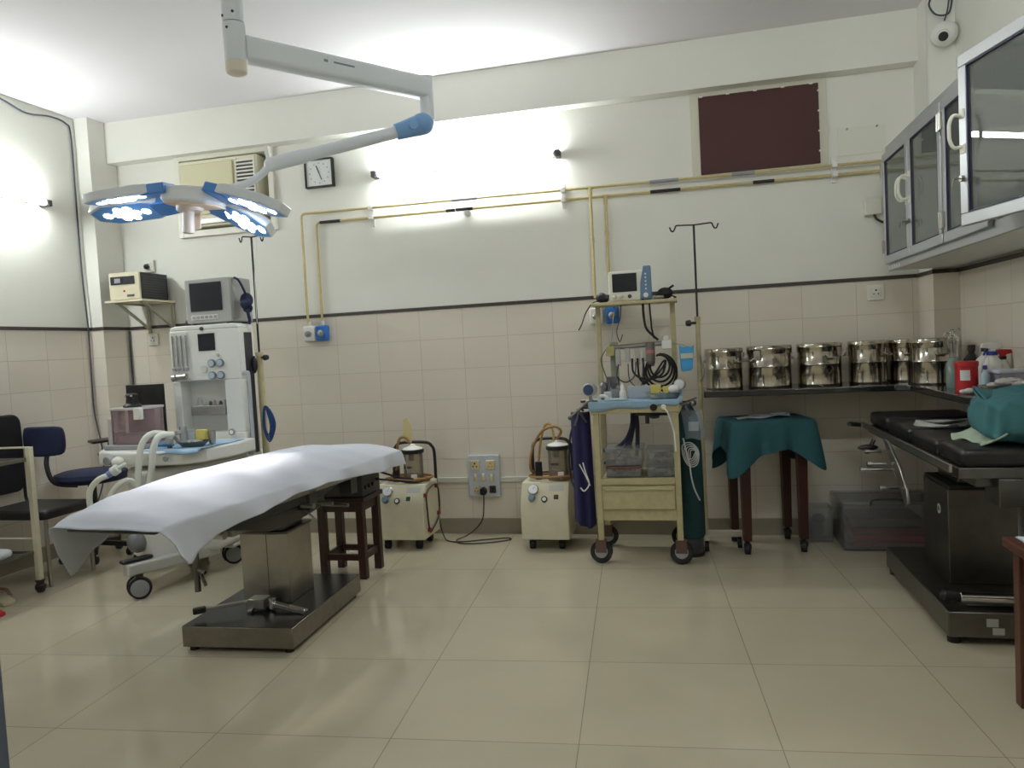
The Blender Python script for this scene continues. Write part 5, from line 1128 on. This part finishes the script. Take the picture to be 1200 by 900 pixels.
for x, z in ((-2.82, 1.222), (-2.762, 1.222), (-2.82, 1.148), (-2.762, 1.148)):
    g = MB().cyl((x, CYF, z), (x, CYF - .012, z), .025, n=24).build('pressure_gauge', mat('gauge_grey', (120, 128, 136), .35), am, bevel=.002)
    MB().cyl((x, CYF - .0125, z), (x, CYF - .014, z), .019, n=22).build('dial', mat('dial_pale_blue', (176, 190, 200), .3), g, smooth=False)
MB().cyl((-2.775, CYF, 1.272), (-2.775, CYF - .012, 1.272), .010, n=16).cyl((-2.875, CYF, 1.19), (-2.875, CYF - .01, 1.19), .022, n=20).build('selector_dial', mat('dial_ivory', (206, 206, 198), .4), am, bevel=.002)
MB().cyl((-3.06, CYF - .03, 1.145), (-2.98, CYF - .03, 1.15), .017, n=18).cyl((-3.075, CYF - .035, 1.142), (-3.05, CYF - .035, 1.144), .021, n=18).box(-3.03, -3.0, CYF - .03, CYF, 1.135, 1.16).build('vaporiser_knob', STEEL, am, bevel=.002)
MB().ball((-2.875, CYF - .004, 1.435), (.014, .008, .012), 8).build('top_lock', DGREY, am)
g = MB().cyl((-2.715, CYF, .80), (-2.715, CYF - .012, .80), .020, n=20).build('round_port', GREYP, am); MB().cyl((-2.715, CYF - .0122, .80), (-2.715, CYF - .014, .80), .012, n=18).build('port_centre', WHITE, g)
wt = [(-3.35, 3.72), (-3.24, 3.56), (-3.10, 3.51), (-2.85, 3.49), (-2.68, 3.51), (-2.58, 3.60), (-2.54, 3.85), (-2.56, 4.046), (-3.35, 4.046)]
MB().prism(wt, .685, .762).build('worktop', OFFW, am, bevel=.012, seg=3)
b = MB()
for x in (-2.84, -2.75): b.cyl((x, 3.487, .725), (x, 3.478, .725), .016, n=18)
b.build('front_knob', mat('knob_silver', (170, 176, 180), .3, .6), am, bevel=.002)
b = MB(); b.prism([(-3.12, 3.62), (-2.90, 3.46), (-2.66, 3.77), (-2.66, 4.34), (-3.12, 4.34)], .15, .66)
b.build('lower_cabinet', OFFW, am, bevel=.03, seg=4)
b = MB(); b.bar((-2.935, 3.34, .155), (-2.70, 3.80, .155), .07, .065); b.bar((-3.2, 3.8, .155), (-3.15, 4.1, .155), .07, .065); b.box(-3.2, -2.66, 3.9, 4.3, .125, .15)
b.build('base_frame', mat('base_pale_grey', (190, 190, 182), .4), am, bevel=.012, seg=3)
MB().bar((-2.955, 3.335, .20), (-2.88, 3.48, .20), .045, .018).build('foot_rest', BLACK, am, bevel=.006)
for x, y in ((-2.875, 3.37), (-3.22, 3.83), (-2.745, 4.02), (-3.12, 4.2)):
    w = MB().lathe((x, y, .058), [(.034, -.016), (.053, -.016), (.058, -.01), (.058, .01), (.053, .016), (.034, .016)], 28, M=Matrix.Rotation(rad(35), 4, 'Z') @ Matrix.Rotation(rad(90), 4, 'X')).build('wheel', RUBBER, am)
    MB().lathe((x, y, .058), [(.001, -.0225), (.03, -.022), (.046, -.017), (.046, .017), (.03, .022), (.001, .0225)], 24, M=Matrix.Rotation(rad(35), 4, 'Z') @ Matrix.Rotation(rad(90), 4, 'X')).build('hub', GREYP, w)
    MB().cyl((x, y, .118), (x, y, .128), .02, n=14).tube(cr([(x - .03, y + .0, .122), (x - .062, y - .01, .09), (x - .066, y - .012, .05), (x - .05, y - .01, .02)], 5), .007, 8).build('castor_bracket', BLACK, am)
MB().ball((-2.955, 3.47, .275), (.056, .05, .058), 12).build('absorber_cap', mat('cap_grey', (120, 122, 124), .4), am)
MB().cyl((-2.95, 3.50, .30), (-2.95, 3.53, .60), .045, n=18).build('absorber_body', mat('absorber_pale', (196, 196, 192), .4), am)
b = MB(); b.box(-3.24, -2.98, 3.60, 3.86, .762, .79); b.build('absorber_plate', mat('plate_grey', (150, 152, 152), .4), am, bevel=.006)
MB().cyl((-3.10, 3.51, .725), (-3.105, 3.46, .72), .026, n=20).build('side_knob', GREYP, am, bevel=.004)
MB().ball((-3.035, 3.465, .715), (.033, .03, .03), 10).build('valve_bulb', IVORY, am)
MB().bar((-2.83, 3.6, .83), (-2.74, 3.6, .855), .03, .02).bar((-2.79, 3.6, .84), (-2.76, 3.66, .762), .02, .015).build('hose_arm', mat('arm_grey', (150, 150, 146), .4), am, bevel=.003)
def hose(pts, r, m, nm): return MB().tube(cr(pts, 8), r, 12).build(nm, m, am)
hose([(-2.80, 3.58, .845), (-2.835, 3.50, .86), (-2.87, 3.46, .81), (-2.885, 3.44, .70), (-2.89, 3.43, .58), (-2.89, 3.43, .50)], .017, HOSEW, 'breathing_hose')
hose([(-2.77, 3.58, .845), (-2.785, 3.49, .845), (-2.80, 3.455, .78), (-2.81, 3.445, .68), (-2.83, 3.44, .58), (-2.84, 3.44, .50)], .017, HOSEW, 'breathing_hose')
hose([(-2.88, 3.44, .54), (-2.90, 3.40, .62), (-2.93, 3.36, .62), (-2.97, 3.33, .57), (-3.01, 3.31, .47)], .015, HOSEW, 'breathing_hose')
hose([(-2.985, 3.33, .665), (-3.03, 3.31, .645), (-3.075, 3.30, .59), (-3.08, 3.30, .50), (-3.05, 3.31, .42)], .015, HOSEW, 'breathing_hose')
MB().cyl((-2.965, 3.34, .68), (-2.935, 3.35, .70), .026, n=18).cyl((-2.935, 3.35, .70), (-2.90, 3.37, .72), .010, n=12).build('hose_filter', mat('filter_white', (222, 228, 222), .35), am, bevel=.004)
lab(MB().cyl((-2.985, 3.332, .668), (-2.965, 3.34, .68), .018, n=16).build('hose_connector', mat('connector_blue', (120, 140, 200), .4), am), 'pale blue connector')

# things on the machine
cn = thing('clear_canister', 'clear pinkish canister with a black top standing left of the anaesthesia machine', 'canister', (-3.10, 3.73, .79))
MB().prism(rrect(-3.235, -2.985, 3.61, 3.85, .09, 8), .79, .985).build('canister_wall', PINKPL, cn)
MB().prism(rrect(-3.24, -2.98, 3.605, 3.855, .09, 8), .985, .995).build('canister_rim', mat('rim_pale', (196, 188, 190), .3), cn)
MB().prism(rrect(-3.215, -3.005, 3.63, 3.83, .08, 8), .795, .84).build('canister_content', mat('content_grey', (176, 170, 172), .4), cn)
MB().lathe((-3.13, 3.72, .995), [(.048, 0), (.05, .012), (.034, .022), (.030, .055), (.034, .07), (.028, .078), (.001, .078)], 24).build('black_top', BLACK, cn)
MB().box(-3.155, -3.105, 3.69, 3.70, 1.055, 1.068).build('top_clip', CHROME, cn, bevel=.003)
MB().box(-3.03, -2.985, 3.60, 3.63, .93, .995).build('white_latch', IVORY, cn, bevel=.004)
small('paper_pack', MB().box(-3.33, -3.25, 3.74, 3.76, .765, .93), mat('clear_white_pack', (196, 198, 196), .5), 'translucent white pack leaning left of the clear canister', 'pack', bevel=.004)
bpn = thing('black_monitor', 'plain black flat panel standing behind the clear canister', 'monitor', (-3.21, 3.98, .762))
MB().box(-3.375, -3.115, 3.965, 3.985, .82, 1.115, M=Matrix()).build('panel', mat('black_panel_gloss', (14, 15, 18), .35), bpn, bevel=.003)
MB().box(-3.27, -3.20, 3.93, 4.02, .762, .775).box(-3.25, -3.22, 3.985, 4.0, .775, .95).build('stand', BLACK, bpn, bevel=.003)
# blue drape, steel tray, bottles on the worktop
dw = MB(); dw.grid(lambda u, v: (-2.93 + .36 * u - .03 * (1 - v) * u * 0, 3.495 + .44 * v + (.05 * max(0, u - .7)), .768 + .003 * math.sin(14 * u + 5 * v) * math.cos(9 * v) - (0.02 * max(0, .05 - v) / .05)), 26, 26)
small('worktop_drape', dw, LBLUE, 'pale blue drape covering the worktop of the anaesthesia machine', 'drape', solid=.003)
kt2 = thing('steel_dish', 'steel dish with vials on the drape of the anaesthesia machine worktop', 'dish', (-2.69, 3.64, .774))
MB().lathe((0, 0, 0), [(.055, 0), (.085, .024), (.09, .026), (.083, .024), (.054, .004), (.001, .004)], 28, M=Matrix.Translation((-2.69, 3.64, .774)) @ Matrix.Diagonal((1.15, .8, 1, 1))).build('dish_body', STEEL, kt2)
b = MB()
for i in range(14): a = random.uniform(0, 6.28); q = random.uniform(0, .05); b.cyl((-2.69 + q * math.cos(a), 3.64 + q * .7 * math.sin(a), .785), (-2.69 + q * math.cos(a) + .014, 3.64 + q * .7 * math.sin(a), .80), .006, n=7)
o = b.build('vial', mat('vial_glass', (190, 192, 186), .15, .2)); settle(o); tag(o, 'jumble of small vials in the steel dish', 'vials'); o['kind'] = 'stuff'
small('yellow_carton', MB().box(-2.70, -2.645, 3.68, 3.715, .80, .855), YEL, 'bright yellow carton standing behind the steel dish on the white machine', 'carton', bevel=.003)
small('steel_cup', MB().lathe((-2.625, 3.72, .774), [(.018, 0), (.021, .07), (.019, .07), (.016, .004), (.001, .004)], 18), STEEL, 'small steel cup right of the yellow carton', 'cup')
small('plastic_cup', MB().lathe((-2.80, 3.78, .774), [(.024, 0), (.030, .075), (.028, .075), (.022, .003), (.001, .003)], 20), CPLAS, 'clear cup at the back left of the machine worktop', 'cup')
small('plastic_cup', MB().lathe((-2.87, 3.80, .774), [(.018, 0), (.022, .09), (.020, .09), (.016, .003), (.001, .003)], 20), CPLAS, 'taller narrow clear cup left of the other cup on the worktop', 'cup')
small('blue_tubing', MB().tube(cr([(-2.92, 3.60, .779), (-2.87, 3.56, .785), (-2.82, 3.60, .782), (-2.86, 3.64, .785), (-2.90, 3.61, .788), (-2.84, 3.57, .79), (-2.78, 3.60, .783)], 6), .0045, 6), mat('tubing_blue', (60, 120, 170), .4), 'tangle of thin blue tubing on the left of the worktop drape', 'tubing')
small('black_clip', MB().box(-2.80, -2.775, 3.565, 3.58, .773, .785).box(-2.785, -2.76, 3.55, 3.56, .773, .78), BLACK, 'small black clip at the front of the worktop drape', 'clip', bevel=.002)
for i, (x, h, r, c, l) in enumerate(((-2.96, .05, .016, (190, 190, 186), 'round silver bottle at the left on the niche shelf'), (-2.885, .025, .010, (84, 80, 80), 'dark vial in the middle of the niche shelf'), (-2.855, .03, .009, (150, 140, 130), 'brownish vial beside the dark vial on the niche shelf'), (-2.815, .025, .010, (70, 70, 72), 'blackish vial right of centre on the niche shelf'), (-2.785, .032, .010, (170, 168, 160), 'pale vial at the right end of the niche shelf'))):
    small('vial', MB().lathe((x, CYF + .05, .965), [(r, 0), (r, h * .7), (r * .6, h * .8), (r * .6, h)], 14), mat('vial_col_%d' % i, c, .3, .2), l, 'vial')

# monitor on top
pm = thing('patient_monitor', 'grey patient monitor with a dark screen on top of the anaesthesia machine', 'monitor', (-2.84, 4.2, 1.458))
MB().prism([(-3.02, 1.47), (-3.025, 1.745), (-2.705, 1.745), (-2.70, 1.47)], 4.13, 4.34, 'y').build('housing', mat('monitor_grey', (150, 150, 148), .45), pm, bevel=.010, seg=3)
MB().box(-3.02, -2.705, 4.115, 4.132, 1.472, 1.743).build('bezel', mat('bezel_grey', (166, 166, 162), .45), pm, bevel=.006, seg=3)
MB().box(-2.985, -2.765, 4.109, 4.116, 1.545, 1.72).build('screen', SCREEN, pm, bevel=.002)
MB().box(-2.985, -2.80, 4.109, 4.116, 1.492, 1.522).build('button_strip', mat('strip_pale', (214, 212, 202), .4), pm, bevel=.002)
b = MB()
for k in range(6): b.box(-2.975 + .03 * k, -2.957 + .03 * k, 4.105, 4.110, 1.499, 1.515)
b.build('button', GREYP, pm, bevel=.001)
for x in (-2.98, -2.74): MB().box(x - .02, x + .02, 4.14, 4.32, 1.458, 1.472).build('foot', BLACK, pm)
b = MB(); b.ball((-2.645, 4.19, 1.60), (.040, .04, .046), 8).ball((-2.635, 4.165, 1.575), (.035, .03, .035), 8).tube(cr([(-2.70, 4.16, 1.74), (-2.665, 4.15, 1.72), (-2.64, 4.16, 1.66), (-2.63, 4.18, 1.60)], 6), .007, 8).tube(cr([(-2.625, 4.17, 1.58), (-2.625, 4.165, 1.52), (-2.62, 4.17, 1.475), (-2.625, 4.165, 1.45)], 6), .010, 8).ball((-2.64, 4.19, 1.55), (.03, .03, .03), 8)
o = small('pressure_cuff', b, NAVY, 'dark navy cuff and strap hanging at the right side of the grey monitor', 'cuff')
b = MB()
for k in range(3): b.tube(cr([(-3.32 + .02 * k, 4.66, 1.75), (-3.25 + .02 * k, 4.55, 1.70 - .02 * k), (-3.18, 4.45, 1.60 - .03 * k), (-3.10, 4.36, 1.62 - .05 * k), (-3.06, 4.30, 1.52 - .015 * k)], 6), .0035, 6)
b.ball((-3.065, 4.2, 1.485), (.022, .03, .022), 6)
small('monitor_lead', b, BLACK, 'tangle of dark leads between the wall shelf and the grey monitor', 'cable')

# ------------------------------------------------------------------ wall shelf with stabiliser
ws2 = thing('wall_shelf', 'cream corner wall shelf on steel brackets in the left corner', 'shelf', (-3.73, 4.6, 1.45))
MB().box(-3.875, -3.575, 4.42, 4.765, 1.668, 1.683).build('board', CREAM, ws2, bevel=.002)
for x in (-3.80, -3.60):
    MB().bar((x, 4.755, 1.665), (x, 4.755, 1.46), .022, .012, up=(0, 1, 0)).bar((x, 4.47, 1.658), (x, 4.755, 1.49), .022, .012).bar((x, 4.44, 1.662), (x, 4.76, 1.662), .022, .012).build('bracket', mat('bracket_grey_cream', (176, 172, 150), .5), ws2, bevel=.002)
sb = thing('voltage_stabiliser', 'cream-fronted black voltage stabiliser on the wall shelf', 'stabiliser', (-3.73, 4.58, 1.683))
MB().box(-3.845, -3.615, 4.46, 4.74, 1.69, 1.87).build('case', mat('stab_black', (34, 32, 34), .5), sb, bevel=.003)
MB().box(-3.85, -3.61, 4.445, 4.46, 1.688, 1.872).build('front_panel', CREAM, sb, bevel=.003)
b = MB()
for k in range(9): b.box(-3.6152, -3.612, 4.48, 4.72, 1.705 + .017 * k, 1.712 + .017 * k)
b.build('vent_slot', DGREY, sb, smooth=False)
MB().box(-3.835, -3.645, 4.440, 4.446, 1.79, 1.845).build('meter_window', SCREEN, sb, bevel=.002)
MB().box(-3.80, -3.755, 4.4375, 4.4405, 1.802, 1.832).build('meter_face', GREYP, sb, smooth=False); MB().box(-3.71, -3.625 - .03, 4.441, 4.4455, 1.705, 1.72).build('name_plate', mat('plate_brown', (90, 76, 60), .5), sb, smooth=False)
MB().cyl((-3.73, 4.445, 1.745), (-3.73, 4.438, 1.745), .006, n=12).build('pilot_lamp', RED, sb)

# ------------------------------------------------------------------ chairs, left trolley, slippers
nc = thing('office_chair', 'navy swivel office chair facing the back wall beside the left wall', 'chair', (-3.80, 4.10, 0))
MB().lathe((0, 0, 0), [(.17, 0), (.205, .012), (.215, .035), (.205, .06), (.17, .072), (.001, .074)], 36, M=Matrix.Translation((-3.80, 4.10, .50)) @ Matrix.Diagonal((1.06, .98, 1, 1))).build('seat', NAVY, nc)
b = MB(); b.grid(lambda u, v: (-3.935 + .29 * (u - .5) * (1 - .12 * abs(2 * v - 1) ** 3), 3.90 - .03 * math.sin(u * PI), .70 + .185 * v * (1 - .10 * abs(2 * u - 1) ** 4) + .01 * abs(2 * u - 1) ** 3), 16, 12)
b.build('backrest', NAVY, nc, solid=.045, bevel=.015, seg=3)
MB().tube(cr([(-3.92, 3.90, .74), (-3.91, 3.87, .64), (-3.88, 3.89, .53), (-3.82, 4.0, .492)], 6), .014, 10).build('back_bar', BLACK, nc)
MB().cyl((-3.80, 4.10, .12), (-3.80, 4.10, .50), .025, n=16).build('gas_lift', BLACK, nc)
for k in range(5):
    a = rad(72 * k + 20); e = (-3.80 + .20 * math.cos(a), 4.10 + .20 * math.sin(a))
    MB().bar((-3.80, 4.10, .10), (e[0], e[1], .075), .035, .03).cyl((e[0] - .012, e[1], .026), (e[0] + .012, e[1], .026), .026, n=14).cyl((e[0], e[1], .04), (e[0], e[1], .075), .008, n=8).build('base_leg', BLACK, nc, bevel=.003)
MB().bar((-3.625, 3.92, .775), (-3.50, 4.10, .785), .13, .018).build('armrest', mat('armrest_black', (34, 26, 26), .35), nc, bevel=.006)
MB().bar((-3.56, 4.02, .77), (-3.61, 4.05, .69), .03, .016).bar((-3.63, 4.0, .69), (-3.48, 4.02, .70), .05, .02).bar((-3.57, 4.02, .69), (-3.60, 4.08, .54), .03, .016).build('armrest_support', BLACK, nc, bevel=.003)
vc = thing('visitor_chair', 'black padded chair with steel legs behind the cream trolley at the left edge', 'chair', (-3.80, 3.67, 0))
MB().prism(rrect(-4.02, -3.57, 3.49, 3.85, .05), .385, .44).build('seat', VINYLB, vc, bevel=.016, seg=3)
MB().prism(rrect(3.47, 3.83, .50, .975, .06), -4.07, -4.03, 'x').build('backrest', mat('black_cloth_seat', (22, 22, 26), .8), vc, bevel=.012, seg=3)
for x, y in ((-3.59, 3.515), (-3.59, 3.83), (-4.0, 3.515), (-4.0, 3.83)): MB().cyl((x, y, 0), (x, y, .385), .0115, n=12).build('leg', STEEL, vc)
for y in (3.515, 3.83): MB().tube(cr([(-4.0, y, .38), (-4.04, y, .44), (-4.046, y, .52), (-4.05, y, .9)], 5), .0095, 10).build('back_tube', BLACK, vc)
lt = thing('dressing_trolley', 'cream tubular trolley with two steel shelves cut by the left edge', 'trolley', (-3.78, 3.13, 0))
for x, y in ((-3.575, 3.43), (-3.575, 2.84), (-4.0, 3.43), (-4.0, 2.84)):
    MB().box(x - .0145, x + .0145, y - .0145, y + .0145, .07, .815).build('leg', CREAM, lt, bevel=.002)
    MB().lathe((x, y, .028), [(.001, -.028), (.018, -.026), (.028, -.006), (.028, .012), (.02, .02)], 16).cyl((x, y, .045), (x, y, .07), .016, .026, n=14).build('castor', mat('castor_dark', (48, 32, 36), .5), lt)
b = MB(); b.bar((-3.575, 3.43, .812), (-4.0, 3.43, .812), .010, .010); b.bar((-3.575, 3.43, .30), (-4.0, 3.43, .30), .008, .008)
for x in (-4.0,): b.bar((x, 3.43, .812), (x, 2.84, .812), .012, .012)
b.build('rail', CREAM, lt, bevel=.001)
for z in (.735, .215):
    b = MB(); b.box(-3.99, -3.585, 2.85, 3.42, z, z + .004); b.box(-3.99, -3.585, 3.412, 3.42, z, z + .02); b.box(-3.99, -3.585, 2.85, 2.858, z, z + .02); b.box(-3.99, -3.982, 2.85, 3.42, z, z + .02); b.box(-3.593, -3.585, 2.85, 3.42, z, z + .022)
    b.build('shelf', mat('shelf_dull_metal', (120, 118, 108), .35, .6), lt, bevel=.001)
small('folded_towel', MB().prism(rrect(-3.95, -3.645, 3.14, 3.37, .06, 6), .221, .262), PAPER, 'white folded towel on the lower shelf of the left trolley', 'towel', bevel=.018, seg=4)
# slippers
def slipper(x, y, rz, sole, strap, label):
    t = thing('slipper', label, 'slipper', (x, y, 0), rz, 'slippers on the floor at the left edge')
    out = [(.0, -.13), (.03, -.12), (.038, -.07), (.034, -.01), (.045, .06), (.04, .11), (.015, .135), (-.02, .13), (-.042, .10), (-.045, .05), (-.032, -.01), (-.036, -.07), (-.028, -.12)]
    MB().prism(out, 0, .018).build('sole', sole, t, local=True, bevel=.004)
    MB().tube(cr([(-.042, .03, .012), (-.03, .05, .045), (0, .08, .052), (.03, .05, .045), (.042, .03, .012)], 6), .009, 8).tube(cr([(0, .08, .05), (.0, .10, .03), (.0, .105, .014)], 4), .005, 6).build('strap', strap, t, local=True)
slipper(-3.66, 3.27, rad(60), mat('sole_cream', (206, 196, 160), .6), mat('strap_brown', (120, 90, 70), .6), 'beige slipper on the floor at the left edge, the farther of two')
slipper(-3.56, 3.08, rad(75), mat('sole_red', (190, 40, 36), .5), RED, 'red slipper on the floor at the left edge, nearer than the beige one')
# grey cupboard whose edge shows bottom left
cu = thing('steel_cupboard', 'blue grey steel cupboard whose edge shows at the bottom left corner', 'cupboard', (-2.02, 1.35, 0))
MB().box(-2.40, -1.725, 1.18, 1.52, .04, 1.85).build('carcass', mat('cupboard_blue_grey', (86, 96, 112), .45), cu, bevel=.003)
MB().box(-2.37, -1.755, 1.16, 1.18, .08, 1.82).build('door', mat('cupboard_door_grey', (96, 106, 122), .45), cu, bevel=.003)
MB().box(-2.39, -1.735, 1.19, 1.51, 0, .04).build('plinth', BLACK, cu)

# ------------------------------------------------------------------ lamps of the room: tubes glow themselves (two are added fill out of view); LED spots in the lamp heads
for i, (M, L) in enumerate(heads):
    ld = bpy.data.lights.new('led_beam', 'SPOT'); ld.energy = 55; ld.spot_size = rad(22); ld.spot_blend = .6; ld.shadow_soft_size = .05; ld.color = (1.0, .97, .95)
    o = bpy.data.objects.new('led_beam', ld); COL.objects.link(o)
    p = M @ Vector((L * .52, 0, -.03)); o.location = p
    tgt = Vector(((-2.06, -2.03, -2.02, -2.0)[i], (2.62, 2.80, 3.0, 3.2)[i], .74))
    o.rotation_euler = (tgt - p).to_track_quat('-Z', 'Y').to_euler()
w = bpy.data.worlds.new('world'); SC.world = w; w.use_nodes = True
w.node_tree.nodes['Background'].inputs[0].default_value = (.5, .52, .5, 1); w.node_tree.nodes['Background'].inputs[1].default_value = .02

# ------------------------------------------------------------------ camera
cam = bpy.data.cameras.new('camera'); co = bpy.data.objects.new('camera', cam); COL.objects.link(co)
cam.sensor_width = 36; cam.sensor_fit = 'HORIZONTAL'; cam.lens = 884.24 / 1200 * 36; cam.clip_start = .05
r = Vector((0.97238033, 0.22717797, -0.05354124)); f = Vector((-0.22980807, 0.97197762, -0.04947479)); u = Vector((0.04080131, 0.06041253, 0.99733925))
co.matrix_world = Matrix(((r.x, u.x, -f.x, 0), (r.y, u.y, -f.y, 0), (r.z, u.z, -f.z, 1.2256), (0, 0, 0, 1)))
SC.camera = co
SC.view_settings.view_transform = 'Standard'; SC.view_settings.look = 'None'; SC.view_settings.gamma = 1; SC.view_settings.exposure = 0
SC.view_settings.use_curve_mapping = False
try:
    SC.cycles.max_bounces = 8; SC.cycles.diffuse_bounces = 5; SC.cycles.transparent_max_bounces = 24; SC.cycles.sample_clamp_indirect = 4; SC.cycles.use_denoising = True
except Exception: pass
